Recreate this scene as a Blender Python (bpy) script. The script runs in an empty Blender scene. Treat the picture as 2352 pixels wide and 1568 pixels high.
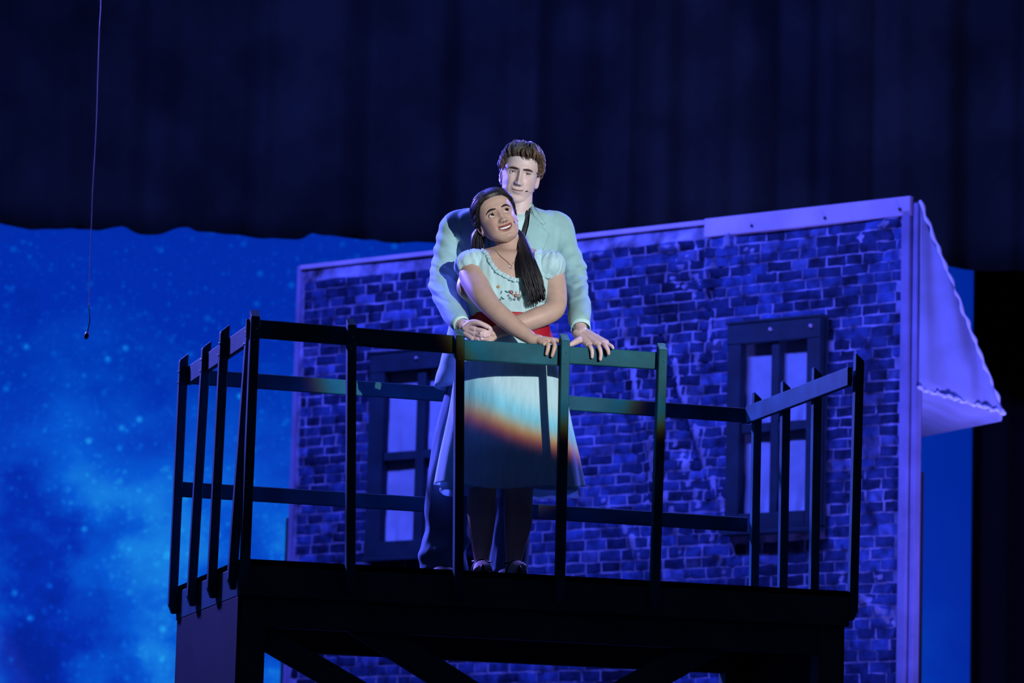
import bpy, bmesh, math, random
import numpy as np
from mathutils import Vector, Matrix
from mathutils.bvhtree import BVHTree

# ------------------------------------------------------------------ camera, world, lights
SC = bpy.context.scene
COL = SC.collection
PW, PH, F = 2352.0, 1568.0, 9226.3
PITCH, ROLL, CZ = 0.1542, 0.0273, 0.95
fw = np.array([0, math.cos(PITCH), math.sin(PITCH)])
r0 = np.array([1.0, 0, 0]); u0 = np.array([0, -math.sin(PITCH), math.cos(PITCH)])
RR = r0 * math.cos(ROLL) + u0 * math.sin(ROLL)
UU = -r0 * math.sin(ROLL) + u0 * math.cos(ROLL)
CAM = np.array([0, 0, CZ])
cd = bpy.data.cameras.new('camera'); cam = bpy.data.objects.new('camera', cd); COL.objects.link(cam)
cd.sensor_width = 36; cd.lens = F * 36 / PW; cd.clip_end = 200; cd.dof.use_dof = True; cd.dof.focus_distance = 15.75; cd.dof.aperture_fstop = 4.0
cam.matrix_world = Matrix(((RR[0], UU[0], -fw[0], CAM[0]), (RR[1], UU[1], -fw[1], CAM[1]), (RR[2], UU[2], -fw[2], CAM[2]), (0, 0, 0, 1)))
SC.camera = cam
SC.view_settings.view_transform = 'Standard'; SC.view_settings.look = 'None'
SC.view_settings.gamma = 1.0; SC.view_settings.use_curve_mapping = False
SC.view_settings.exposure = 0.0

def ray(px, py):
    return fw + RR * ((px - PW / 2) / F) - UU * ((py - PH / 2) / F)
def P(px, py, y):
    d = ray(px, py); return CAM + d * (y / d[1])
def pix(p):
    d = np.asarray(p, float) - CAM; k = d @ fw
    return np.stack([PW / 2 + F * (d @ RR) / k, PH / 2 - F * (d @ UU) / k], -1)
def on_plane(px, py, o, n):
    d = ray(px, py); return CAM + d * (((o - CAM) @ n) / (d @ n))

w = bpy.data.worlds.new('stage_dark'); SC.world = w; w.use_nodes = True
w.node_tree.nodes['Background'].inputs[0].default_value = (0.24, 0.40, 1.0, 1)
w.node_tree.nodes['Background'].inputs[1].default_value = 0.036

AZ, EL, LD = math.radians(23), math.radians(6.5), 21.0
KT = P(1190, 660, 15.7)
KP = KT + LD * np.array([math.sin(AZ) * math.cos(EL), -math.cos(AZ) * math.cos(EL), math.sin(EL)])
kz = (KP - KT) / np.linalg.norm(KP - KT); kx = np.cross([0, 0, 1], kz); kx /= np.linalg.norm(kx); ky = np.cross(kz, kx)
def luv(p):
    d = np.asarray(p) - KP; return np.array([d @ kx, d @ ky]) / -(d @ kz)
def key_light():
    L = bpy.data.lights.new('follow_spot', 'SPOT'); o = bpy.data.objects.new('follow_spot_light', L); COL.objects.link(o)
    o.matrix_world = Matrix(((kx[0], ky[0], kz[0], KP[0]), (kx[1], ky[1], kz[1], KP[1]), (kx[2], ky[2], kz[2], KP[2]), (0, 0, 0, 1)))
    L.spot_size = math.radians(9); L.spot_blend = 0.05; L.shadow_soft_size = 0.035; L.energy = 1.0
    L.use_nodes = True; T = L.node_tree; N = T.nodes; N.clear()
    def nd(t, **k):
        n = N.new(t)
        for a, b in k.items(): setattr(n, a, b)
        return n
    def math_(op, a, b):
        n = nd('ShaderNodeMath', operation=op)
        for i, s in enumerate((a, b)):
            if isinstance(s, (int, float)): n.inputs[i].default_value = s
            else: T.links.new(s, n.inputs[i])
        return n.outputs[0]
    tc = nd('ShaderNodeTexCoord'); sp = nd('ShaderNodeSeparateXYZ'); T.links.new(tc.outputs['Normal'], sp.inputs[0])
    az = math_('ABSOLUTE', sp.outputs[2], 0)
    u = math_('DIVIDE', sp.outputs[0], az); v = math_('DIVIDE', sp.outputs[1], az)
    out = nd('ShaderNodeOutputLight'); em = nd('ShaderNodeEmission'); em.inputs[1].default_value = 17500
    T.links.new(em.outputs[0], out.inputs[0])
    # round iris with a soft coloured rim, slightly off the lamp's axis
    du, dv = math_('SUBTRACT', u, .0104), math_('SUBTRACT', v, .0016)
    rad = math_('SQRT', math_('ADD', math_('MULTIPLY', du, du), math_('MULTIPLY', dv, dv)), 0)
    d = math_('MULTIPLY', math_('SUBTRACT', .0357, rad), 1.0 / .0095)
    rp = nd('ShaderNodeValToRGB'); T.links.new(d, rp.inputs[0]); el = rp.color_ramp
    st = [(0.0, (0, 0, 0)), (.10, (.10, .008, 0)), (.24, (.75, .12, .012)), (.38, (.85, .50, .10)), (.52, (.30, .72, .88)), (.70, (.46, .86, 1)), (1.0, (1, 1, 1))]
    el.elements[0].position = 0; el.elements[0].color = (0, 0, 0, 1); el.elements[1].position = 1; el.elements[1].color = (1, 1, 1, 1)
    for q, cc in st[1:-1]: x = el.elements.new(q); x.color = (*cc, 1)
    last = rp.outputs[0]
    T.links.new(last, em.inputs[0])
key_light()

def area(name, loc, to, sx, sy, power, col, spread=math.pi):
    L = bpy.data.lights.new(name, 'AREA'); L.shape = 'RECTANGLE'; L.size = sx; L.size_y = sy; L.energy = power; L.color = col; L.spread = spread
    o = bpy.data.objects.new(name, L); COL.objects.link(o); o.location = loc
    o.rotation_euler = (Vector(to) - Vector(loc)).to_track_quat('-Z', 'Y').to_euler(); return o
WASH = (.12, .15, 1.0)
area('overhead_batten_light', (-2.3, 18.9, 8.6), (0.5, 21.6, 3.6), 3.0, .4, 730, WASH, math.radians(150))
area('back_light_left', (-4.2, 20.0, 6.6), (-.1, 15.8, 3.0), .5, .5, 350, (.16, .14, 1.0), math.radians(70))
area('back_light_right', (3.4, 20.8, 7.9), (0.05, 15.8, 3.4), .5, .5, 120, (.15, .15, 1.0), math.radians(70))

area('added_awning_light', (3.3, 18.8, .35), (2.3, 21.6, 4.3), .3, .3, 22, (.22, .2, 1.0), math.radians(36))  # added lamp out of view, brightens the awning from below

# ------------------------------------------------------------------ mesh helpers
rng = np.random.default_rng(7); random.seed(7)
class MB:
    def __init__(s): s.v = []; s.f = []; s.c = []; s.n = 0
    def add(s, v, f, col=None):
        v = np.asarray(v, float).reshape(-1, 3); s.v.append(v)
        s.f += [tuple(int(i) + s.n for i in q) for q in f]; s.n += len(v)
        if col is None: col = (1, 1, 1)
        c = np.asarray(col, float)
        s.c.append(np.tile(c, (len(v), 1)) if c.ndim == 1 else c); return s
    def V(s): return np.concatenate(s.v) if s.v else np.zeros((0, 3))
    def build(s, name, mat, parent=None, smooth=True, rot=None):
        return mesh_obj(name, s.V(), s.f, mat, parent, smooth, np.concatenate(s.c))
def mesh_obj(name, v, f, mat, parent=None, smooth=True, col=None):
    me = bpy.data.meshes.new(name); me.from_pydata([tuple(q) for q in v], [], f)
    if smooth: me.polygons.foreach_set('use_smooth', [True] * len(me.polygons))
    if col is not None:
        a = me.color_attributes.new('Col', 'FLOAT_COLOR', 'POINT')
        a.data.foreach_set('color', np.c_[col, np.ones(len(col))].astype(np.float32).ravel())
    me.materials.append(mat); me.update()
    o = bpy.data.objects.new(name, me); COL.objects.link(o)
    if parent is not None: o.parent = parent; o.matrix_parent_inverse = MI(parent)
    return o
def MI(p):
    return Matrix.Translation(p.location).inverted() if p.type == 'EMPTY' else Matrix.Identity(4)
def thing(name, label, cat, loc, kind=None, group=None):
    o = bpy.data.objects.new(name, None); COL.objects.link(o); o.location = loc; o.empty_display_size = .1
    return tag(o, label, cat, kind, group)
def tag(o, label=None, cat=None, kind=None, group=None):
    if label: o['label'] = label
    if cat: o['category'] = cat
    if kind: o['kind'] = kind
    if group: o['group'] = group
    return o
def interp(xs, ys, n):
    """Catmull-Rom like smooth resample of rows ys (k,d) to n rows"""
    ys = np.asarray(ys, float); k = len(ys)
    if ys.ndim == 1: ys = ys[:, None]
    t = np.linspace(0, k - 1, n); i = np.clip(t.astype(int), 0, k - 2); u = (t - i)[:, None]
    p0 = ys[np.clip(i - 1, 0, k - 1)]; p1 = ys[i]; p2 = ys[i + 1]; p3 = ys[np.clip(i + 2, 0, k - 1)]
    return .5 * (2 * p1 + (p2 - p0) * u + (2 * p0 - 5 * p1 + 4 * p2 - p3) * u ** 2 + (3 * p1 - p0 - 3 * p2 + p3) * u ** 3)
def unit(a): return a / (np.linalg.norm(a, axis=-1, keepdims=True) + 1e-12)
def loft(rings, close=True, cap=True):
    rings = np.asarray(rings); m, n = rings.shape[:2]; v = rings.reshape(-1, 3); f = []
    for i in range(m - 1):
        for j in range(n if close else n - 1):
            k = (j + 1) % n; f.append((i * n + j, i * n + k, (i + 1) * n + k, (i + 1) * n + j))
    if cap and close:
        v = np.concatenate([v, rings[:1].mean(1), rings[-1:].mean(1)]); a, b = m * n, m * n + 1
        for j in range(n):
            k = (j + 1) % n; f.append((a, k, j)); f.append((b, (m - 1) * n + j, (m - 1) * n + k))
    return v, f
def tube(path, rad, seg=12, n=None, up=(0, 1, 0), roundcap=True, jit=None):
    path = np.asarray(path, float); rad = np.asarray(rad, float)
    if rad.ndim == 0: rad = np.full(len(path), float(rad))
    if rad.ndim == 1: rad = np.c_[rad, rad]
    if n and len(path) > 1: path, rad = interp(None, path, n), interp(None, rad, n)
    rad = np.maximum(rad, 1e-5)
    tg = unit(np.gradient(path, axis=0))
    if roundcap:
        r0_, r1_ = rad[0].min(), rad[-1].min(); A, B, RA, RB, TA, TB = [], [], [], [], [], []
        for q in (1.0, .8, .45):
            c = math.sqrt(max(0, 1 - q * q)) if q < 1 else .12
            A.append(path[0] - tg[0] * r0_ * q); RA.append(rad[0] * c); TA.append(tg[0])
        for q in (.45, .8, 1.0):
            c = math.sqrt(max(0, 1 - q * q)) if q < 1 else .12
            B.append(path[-1] + tg[-1] * r1_ * q); RB.append(rad[-1] * c); TB.append(tg[-1])
        path = np.r_[A, path, B]; rad = np.r_[RA, rad, RB]; tg = np.r_[TA, tg, TB]
    up = np.asarray(up, float); s = np.cross(tg, up); bad = np.linalg.norm(s, axis=1) < 1e-3
    s[bad] = np.cross(tg[bad], (1, 0, .1)); s = unit(s); t2 = np.cross(s, tg)
    a = np.linspace(0, 2 * np.pi, seg, endpoint=False)
    rings = path[:, None] + s[:, None] * (np.cos(a)[None, :, None] * rad[:, None, :1]) + t2[:, None] * (np.sin(a)[None, :, None] * rad[:, None, 1:])
    return loft(rings)
def ellipsoid(c, r, n=16, m=12, R=None):
    a = np.linspace(0, 2 * np.pi, n, endpoint=False); e = np.linspace(-np.pi / 2, np.pi / 2, m)[1:-1]
    q = np.stack([np.cos(e)[:, None] * np.cos(a), np.cos(e)[:, None] * np.sin(a), np.sin(e)[:, None] + 0 * a], -1) * np.asarray(r)
    top, bot = np.array([0, 0, r[2]]), np.array([0, 0, -r[2]])
    v, f = loft(q, cap=True); v[-2] = bot; v[-1] = top
    if R is not None: v = v @ np.asarray(R).T
    return v + np.asarray(c), f
def remesh(mb, vox, smooth=0, keep=False):
    me = bpy.data.meshes.new('tmp'); me.from_pydata([tuple(q) for q in mb.V()], [], mb.f)
    o = bpy.data.objects.new('tmp', me); COL.objects.link(o)
    m = o.modifiers.new('r', 'REMESH'); m.mode = 'VOXEL'; m.voxel_size = vox
    if smooth:
        m = o.modifiers.new('s', 'SMOOTH'); m.factor = .5; m.iterations = smooth
    dg = bpy.context.evaluated_depsgraph_get(); ev = o.evaluated_get(dg); m2 = ev.to_mesh()
    n = len(m2.vertices); v = np.empty(n * 3, np.float32); m2.vertices.foreach_get('co', v); v = v.reshape(-1, 3).astype(float)
    nr = np.empty(n * 3, np.float32); m2.vertices.foreach_get('normal', nr); nr = nr.reshape(-1, 3).astype(float)
    f = [tuple(p.vertices) for p in m2.polygons]
    ev.to_mesh_clear(); bpy.data.objects.remove(o); bpy.data.meshes.remove(me)
    return v, f, nr
def beam(p0, p1, wv, hv, bev=.003):
    """box from p0 to p1 (centre line); wv, hv = half-extent vectors"""
    p0, p1, wv, hv = (np.asarray(q, float) for q in (p0, p1, wv, hv))
    v = [p + a * wv + b * hv for p in (p0, p1) for a, b in ((-1, -1), (1, -1), (1, 1), (-1, 1))]
    f = [(0, 1, 2, 3), (4, 7, 6, 5), (0, 4, 5, 1), (1, 5, 6, 2), (2, 6, 7, 3), (3, 7, 4, 0)]
    return bevel(v, f, bev)
def bevel(v, f, bev):
    bm = bmesh.new(); vs = [bm.verts.new(q) for q in v]
    for q in f: bm.faces.new([vs[i] for i in q])
    bmesh.ops.recalc_face_normals(bm, faces=bm.faces)
    if bev: bmesh.ops.bevel(bm, geom=bm.edges[:], offset=bev, segments=1, affect='EDGES')
    bm.verts.index_update()
    v = np.array([q.co[:] for q in bm.verts]); f = [tuple(x.index for x in q.verts) for q in bm.faces]; bm.free()
    return v, f
def prism(poly, off, bev=0):
    """polygon (k,3) extruded by vector off"""
    poly = np.asarray(poly, float); k = len(poly); v = np.r_[poly, poly + off]
    f = [tuple(range(k)), tuple(range(2 * k - 1, k - 1, -1))] + [(i, (i + 1) % k, (i + 1) % k + k, i + k) for i in range(k)]
    return bevel(v, f, bev)
def sst(a, b, x):
    t = np.clip((x - a) / (b - a), 0, 1); return t * t * (3 - 2 * t)
def vnoise(p, seed=0, oct=3):
    """cheap smooth noise from sums of sines, p (...,k)"""
    r = np.random.default_rng(seed); p = np.asarray(p, float); o = 0; amp = 1.0; fr = 1.0; tot = 0
    for _ in range(oct):
        for _ in range(3):
            d = r.normal(size=p.shape[-1]); d /= np.linalg.norm(d); o = o + amp * np.sin(fr * 2 * np.pi * (p @ d) * r.uniform(.7, 1.3) + r.uniform(0, 6.28))
            tot += amp * .6
        amp *= .55; fr *= 1.9
    return o / tot

# ------------------------------------------------------------------ materials
def mat(name, col=(.5, .5, .5), rough=.6, spec=.3, attr=False, noise=None, bump=None, metal=0, emit=None, sheen=0):
    """noise=(scale, low, high): mottled multiplier; bump=(scale, strength, dist)"""
    m = bpy.data.materials.new(name); m.use_nodes = True; T = m.node_tree; N = T.nodes; B = N['Principled BSDF']
    B.inputs['Roughness'].default_value = rough; B.inputs['Specular IOR Level'].default_value = spec; B.inputs['Metallic'].default_value = metal
    if sheen: B.inputs['Sheen Weight'].default_value = sheen
    rgb = N.new('ShaderNodeRGB'); rgb.outputs[0].default_value = (*col, 1); c = rgb.outputs[0]
    tc = N.new('ShaderNodeTexCoord')
    def mul(a, b):
        x = N.new('ShaderNodeMix'); x.data_type = 'RGBA'; x.blend_type = 'MULTIPLY'; x.inputs[0].default_value = 1
        T.links.new(a, x.inputs[6]); T.links.new(b, x.inputs[7]); return x.outputs[2]
    if attr:
        a = N.new('ShaderNodeVertexColor'); a.layer_name = 'Col'; c = mul(c, a.outputs[0])
    if noise:
        n = N.new('ShaderNodeTexNoise'); n.inputs['Scale'].default_value = noise[0]; n.inputs['Detail'].default_value = 5
        T.links.new(tc.outputs['Object'], n.inputs['Vector'])
        if len(noise) > 3:
            mp = N.new('ShaderNodeMapping'); mp.inputs['Scale'].default_value = noise[3]; T.links.new(tc.outputs['Object'], mp.inputs[0]); T.links.new(mp.outputs[0], n.inputs['Vector'])
        r = N.new('ShaderNodeMapRange'); r.inputs[1].default_value = .3; r.inputs[2].default_value = .7; r.inputs[3].default_value = noise[1]; r.inputs[4].default_value = noise[2]
        T.links.new(n.outputs[0], r.inputs[0]); cc = N.new('ShaderNodeCombineColor')
        for i in range(3): T.links.new(r.outputs[0], cc.inputs[i])
        c = mul(c, cc.outputs[0])
    T.links.new(c, B.inputs['Base Color'])
    if bump:
        n = N.new('ShaderNodeTexNoise'); n.inputs['Scale'].default_value = bump[0]; n.inputs['Detail'].default_value = 4
        if len(bump) > 3:
            mp = N.new('ShaderNodeMapping'); mp.inputs['Scale'].default_value = bump[3]; T.links.new(tc.outputs['Object'], mp.inputs[0]); T.links.new(mp.outputs[0], n.inputs['Vector'])
        else: T.links.new(tc.outputs['Object'], n.inputs['Vector'])
        b = N.new('ShaderNodeBump'); b.inputs['Strength'].default_value = bump[1]; b.inputs['Distance'].default_value = bump[2]
        T.links.new(n.outputs[0], b.inputs['Height']); T.links.new(b.outputs[0], B.inputs['Normal'])
    if emit:
        B.inputs['Emission Color'].default_value = (*emit[:3], 1); B.inputs['Emission Strength'].default_value = emit[3]
    return m
M = {}
M['wood'] = mat('painted_wood', (.006, .072, .105), .6, .12, noise=(5, .6, 1.5), bump=(60, .25, .002))
M['wood_dark'] = mat('dark_painted_wood', (.022, .06, .075), .6, .25, noise=(5, .7, 1.2), bump=(50, .25, .002))
M['deck'] = mat('black_deck_paint', (.004, .005, .006), .9, .0, noise=(4, .6, 1.3))
M['ply'] = mat('black_plywood', (.006, .016, .034), .8, .08, noise=(3, .6, 1.2))
M['endgrain'] = mat('cut_end_grain', (.07, .22, .3), .6, .3, noise=(40, .35, 1.3, (1, 6, 1)))
M['screw'] = mat('screw_steel', (.7, .7, .6), .3, .5, metal=1)
M['curtain'] = mat('black_velour', (.012, .017, .020), .9, .05, noise=(2, .6, 1.3), sheen=.05)
M['leg'] = mat('black_masking_cloth', (.008, .009, .010), .95, .03)
M['floor'] = mat('black_stage_floor', (.015, .015, .017), .6, .3, noise=(3, .7, 1.2))
M['cloth'] = mat('printed_mortar_cloth', (.26, .27, .54), .8, .1, noise=(8, .06, 1.2))
M['brick'] = mat('printed_brick', (1, 1, 1), .8, .1, attr=True, noise=(16, .35, 1.5))
M['batten'] = mat('pale_batten', (.42, .35, .56), .7, .15, noise=(4, .8, 1.1))
M['edge'] = mat('painted_edge_batten', (.20, .19, .40), .7, .15, noise=(4, .7, 1.2))
M['frame'] = mat('navy_frame_paint', (.010, .026, .055), .6, .2, noise=(8, .7, 1.2))
M['pane'] = mat('pane_cloth', (.27, .33, .56), .85, .1, noise=(3, .85, 1.1))
M['awning'] = mat('awning_muslin', (.50, .52, .80), .85, .1, noise=(5, .85, 1.1))
M['cord'] = mat('awning_trim_cord', (.6, .6, .85), .8, .1)
M['post_black'] = mat('black_stand_wood', (.012, .014, .02), .7, .2)
M['mic_black'] = mat('black_microphone_plastic', (.01, .01, .012), .5, .3)
M['cable'] = mat('thin_pale_cable', (.28, .26, .30), .5, .4)
M['steel'] = mat('bright_ferrule', (.8, .8, .85), .25, .5, metal=1)
M['skin'] = mat('skin', (1, 1, 1), .48, .35, attr=True, noise=(30, .93, 1.07))
M['eye'] = mat('eyeball', (1, 1, 1), .12, .5, attr=True)
M['hair_b'] = mat('brown_hair', (.14, .085, .06), .45, .4, attr=True)
M['hair_k'] = mat('black_hair', (.012, .012, .015), .48, .32, attr=True)
M['brow_b'] = mat('brown_eyebrow', (.06, .04, .035), .7, .2)
M['brow_k'] = mat('black_eyebrow', (.015, .012, .012), .7, .2)
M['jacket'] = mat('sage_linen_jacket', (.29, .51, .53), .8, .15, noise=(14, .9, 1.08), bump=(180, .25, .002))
M['trouser'] = mat('shaded_sage_trousers', (.11, .20, .30), .85, .06, noise=(10, .9, 1.08), bump=(150, .2, .002))  # same suit cloth as the jacket, darkened to stand for shade
M['shirt'] = mat('white_shirt', (.52, .80, .82), .75, .15)
M['tie'] = mat('dark_tie', (.028, .03, .035), .5, .3)
M['dress'] = mat('white_crinkle_dress', (.68, .93, .98), .8, .12, noise=(60, .92, 1.06, (1, 1, .12)), bump=(120, .5, .003, (1, 1, .08)))
M['lining'] = mat('white_underskirt', (.6, .8, .92), .8, .12)
M['sash'] = mat('red_satin_sash', (.36, .008, .022), .5, .3, bump=(90, .3, .002))
M['thread'] = mat('embroidery_thread', (1, 1, 1), .7, .2, attr=True)
M['gold'] = mat('gold_chain', (.55, .4, .3), .3, .5, metal=1)
M['shoe'] = mat('black_shoe_leather', (.01, .01, .012), .35, .5)
M['mic_skin'] = mat('flesh_microphone', (.45, .3, .25), .5, .3)
M['teeth'] = mat('teeth', (.60, .62, .64), .3, .4)

def translucent(m, wt_):
    T = m.node_tree; B = T.nodes['Principled BSDF']; o = T.nodes['Material Output']; t = T.nodes.new('ShaderNodeBsdfTranslucent'); x = T.nodes.new('ShaderNodeMixShader'); x.inputs[0].default_value = wt_
    T.links.new(B.inputs['Base Color'].links[0].from_socket, t.inputs[0]); T.links.new(B.outputs[0], x.inputs[1]); T.links.new(t.outputs[0], x.inputs[2]); T.links.new(x.outputs[0], o.inputs[0])
translucent(M['awning'], .5)
translucent(M['dress'], .42); translucent(M['lining'], .5)
# sky screen: back-projected picture of stars and cloud, a screen that gives off light
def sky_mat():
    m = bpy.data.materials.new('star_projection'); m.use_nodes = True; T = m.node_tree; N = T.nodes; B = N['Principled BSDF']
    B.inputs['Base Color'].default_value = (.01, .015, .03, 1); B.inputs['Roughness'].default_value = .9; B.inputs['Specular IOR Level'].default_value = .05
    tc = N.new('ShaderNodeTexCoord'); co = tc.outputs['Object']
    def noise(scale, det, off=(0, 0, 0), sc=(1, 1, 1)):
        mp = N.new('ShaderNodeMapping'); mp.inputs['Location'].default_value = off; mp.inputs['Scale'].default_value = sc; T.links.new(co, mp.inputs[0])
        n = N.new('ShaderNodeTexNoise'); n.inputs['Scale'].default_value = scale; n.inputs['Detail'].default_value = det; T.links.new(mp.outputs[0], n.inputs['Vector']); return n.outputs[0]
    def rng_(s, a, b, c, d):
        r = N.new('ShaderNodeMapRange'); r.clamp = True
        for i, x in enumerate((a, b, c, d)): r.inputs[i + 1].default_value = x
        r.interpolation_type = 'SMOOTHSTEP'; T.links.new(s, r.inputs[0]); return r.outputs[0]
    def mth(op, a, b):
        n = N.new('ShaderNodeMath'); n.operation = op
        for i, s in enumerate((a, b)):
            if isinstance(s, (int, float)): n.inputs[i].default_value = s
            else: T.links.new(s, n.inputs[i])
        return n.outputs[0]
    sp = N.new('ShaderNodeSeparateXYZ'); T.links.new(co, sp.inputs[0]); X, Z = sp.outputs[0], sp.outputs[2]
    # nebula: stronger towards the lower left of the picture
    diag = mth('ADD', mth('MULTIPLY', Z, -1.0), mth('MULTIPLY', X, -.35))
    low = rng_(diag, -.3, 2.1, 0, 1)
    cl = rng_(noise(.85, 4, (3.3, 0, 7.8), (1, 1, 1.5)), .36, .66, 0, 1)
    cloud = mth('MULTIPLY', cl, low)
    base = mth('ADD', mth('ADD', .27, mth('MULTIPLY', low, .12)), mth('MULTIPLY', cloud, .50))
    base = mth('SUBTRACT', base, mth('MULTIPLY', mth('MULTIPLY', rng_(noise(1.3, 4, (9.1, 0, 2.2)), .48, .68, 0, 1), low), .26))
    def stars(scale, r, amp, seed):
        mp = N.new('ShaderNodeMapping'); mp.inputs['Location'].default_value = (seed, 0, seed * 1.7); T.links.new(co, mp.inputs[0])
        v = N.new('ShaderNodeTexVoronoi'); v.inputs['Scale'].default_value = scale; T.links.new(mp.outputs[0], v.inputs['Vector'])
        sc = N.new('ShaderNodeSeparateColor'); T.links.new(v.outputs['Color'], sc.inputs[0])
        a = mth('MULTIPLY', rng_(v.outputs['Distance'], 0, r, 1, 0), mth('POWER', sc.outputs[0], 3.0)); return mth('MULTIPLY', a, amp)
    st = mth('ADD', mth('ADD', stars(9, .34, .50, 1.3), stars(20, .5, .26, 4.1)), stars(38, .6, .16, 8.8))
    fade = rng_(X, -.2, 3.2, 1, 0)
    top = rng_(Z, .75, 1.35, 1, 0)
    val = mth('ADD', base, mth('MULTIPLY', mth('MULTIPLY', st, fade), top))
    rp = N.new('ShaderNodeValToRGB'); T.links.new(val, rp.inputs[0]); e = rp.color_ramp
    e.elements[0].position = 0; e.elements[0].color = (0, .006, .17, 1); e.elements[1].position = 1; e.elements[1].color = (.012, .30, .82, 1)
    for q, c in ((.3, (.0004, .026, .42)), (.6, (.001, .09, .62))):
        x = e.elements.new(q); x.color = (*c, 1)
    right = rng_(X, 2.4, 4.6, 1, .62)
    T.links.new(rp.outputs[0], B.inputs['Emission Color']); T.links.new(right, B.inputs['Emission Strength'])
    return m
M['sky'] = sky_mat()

# ------------------------------------------------------------------ setting
fl = MB(); fl.add(*beam((0, 0, -.05), (0, 40, -.05), (14, 0, 0), (0, 0, .05), 0))
tag(fl.build('floor', M['floor'], smooth=False), 'black painted stage floor under the platform', kind='structure')

wb = MB(); wb.add(*beam((0, 29.1, 0), (0, 29.1, 10), (14, 0, 0), (0, .1, 0), 0))
tag(wb.build('wall_back', M['floor'], smooth=False), 'black upstage wall behind the backdrop', kind='structure')

# star backdrop
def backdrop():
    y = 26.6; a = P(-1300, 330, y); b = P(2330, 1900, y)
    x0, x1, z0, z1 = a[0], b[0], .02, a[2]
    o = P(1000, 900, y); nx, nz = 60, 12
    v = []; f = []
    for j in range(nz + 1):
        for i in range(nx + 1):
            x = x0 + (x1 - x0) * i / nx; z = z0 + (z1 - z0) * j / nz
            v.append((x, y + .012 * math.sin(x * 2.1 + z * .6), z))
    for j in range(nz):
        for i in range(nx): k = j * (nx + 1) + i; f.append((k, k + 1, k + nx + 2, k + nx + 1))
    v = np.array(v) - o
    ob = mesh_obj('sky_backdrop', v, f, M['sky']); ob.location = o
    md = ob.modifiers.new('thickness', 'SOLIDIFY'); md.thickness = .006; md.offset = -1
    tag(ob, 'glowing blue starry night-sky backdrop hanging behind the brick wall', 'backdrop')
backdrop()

# black border curtain with scalloped lower edge
def border():
    n = np.array([-math.sin(.10), -math.cos(.10), 0]); o = P(1000, 562, 24.7); t = np.array([math.cos(.10), -math.sin(.10), 0])
    def s_at(px): return (on_plane(px, 562, o, n) - o) @ t
    s0, s1 = s_at(-1500), s_at(3400); m = 900; rows = 14
    keys = [(-330, 505), (0, 514), (40, 523), (72, 528), (110, 522), (150, 519), (195, 529), (222, 531), (262, 524), (285, 521), (312, 534), (360, 534), (400, 526), (430, 521), (450, 533), (520, 541), (560, 539), (620, 546), (680, 550), (698, 547), (712, 535), (740, 543), (790, 548), (850, 546), (880, 555), (940, 558), (1000, 562), (1100, 566), (1200, 570), (1400, 579), (1700, 592), (2000, 606), (2230, 616), (2700, 636)]
    kx_ = np.array([s_at(k[0]) for k in keys]); kz_ = np.array([on_plane(k[0], k[1], o, n)[2] for k in keys])
    ss = np.linspace(s0, s1, m); zb = np.interp(ss, kx_, kz_); zb = np.convolve(np.pad(zb, 1, 'edge'), np.ones(3) / 3, 'valid')
    ph = np.interp(ss, np.linspace(s0, s1, 66), np.cumsum(np.random.default_rng(3).uniform(.5, 1.5, 66)) * .95)
    fold = .05 * np.sin(ph * 2) + .028 * np.sin(ph * 4.3 + 1) + .004 * np.sin(ph * 9.1)
    zt = on_plane(1000, -330, o, n)[2]; v = []
    for j in range(rows):
        q = j / (rows - 1); z = zb + (zt - zb) * q
        pt = o + ss[:, None] * t + (-(fold * (1 - .25 * q))[:, None]) * n * -1; pt = pt.copy(); pt[:, 2] = z; v.append(pt)
    vv, f = loft(np.array(v), close=False)
    ob = mesh_obj('border_curtain', vv, f, M['curtain']); md = ob.modifiers.new('thickness', 'SOLIDIFY'); md.thickness = .01
    tag(ob, 'black border curtain with wavy lower edge across the top of the stage', 'curtain')
    # leg curtain right
    y = 25.6; xs = np.linspace(P(2236, 1000, y)[0], P(2900, 1000, y)[0], 90); v = []
    for z in np.linspace(.02, P(2300, 480, y)[2], 12):
        e = np.array([P(2236, 1000, y)[0], 0]); v.append(np.c_[xs, y + .04 * np.sin(xs * 17) + .02 * np.sin(xs * 31 + 1), np.full(90, z)])
    vv, f = loft(np.array(v), close=False)
    ob = mesh_obj('leg_curtain', vv, f, M['leg']); md = ob.modifiers.new('thickness', 'SOLIDIFY'); md.thickness = .01
    tag(ob, 'black leg curtain hanging down the right side beside the awning', 'curtain')
border()

# hanging microphone
def hang_mic():
    y = 17.6; pts = [(233, -220), (232, 0), (229, 60), (225, 180), (221, 300), (214, 420), (210, 520), (206, 620), (204.5, 700)]
    t = thing('hanging_microphone', 'small black choir microphone hanging on a thin cable before the stars', 'microphone', P(200, 768, y))
    b = MB(); b.add(*tube([P(a, c, y) for a, c in pts], .0016, 8, 60)); b.build('cable', M['cable'], t)
    b = MB(); b.add(*tube([P(204.5, 699, y), P(204.5, 707, y)], .0028, 10)); b.build('ferrule', M['steel'], t)
    b = MB(); b.add(*tube([P(204.5, 706, y), P(205.5, 722, y), P(206, 736, y), P(203.5, 750, y), P(201, 762, y)], [.0018, .0020, .0026, .003, .0032], 10, 20)); b.build('gooseneck', M['mic_black'], t)
    c = P(199, 770, y); ax = unit(P(198, 776, y) - P(200.5, 763, y))
    b = MB(); b.add(*tube([c - ax * .009, c - ax * .006, c + ax * .006, c + ax * .010], [.008, .0105, .0105, .008], 20, roundcap=True)); cp = b.build('capsule', M['mic_black'], t)
    b = MB(); b.add(*tube([c - ax * .013, c - ax * .0105], .0042, 12)); b.build('collar', M['steel'], t)
hang_mic()

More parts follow.
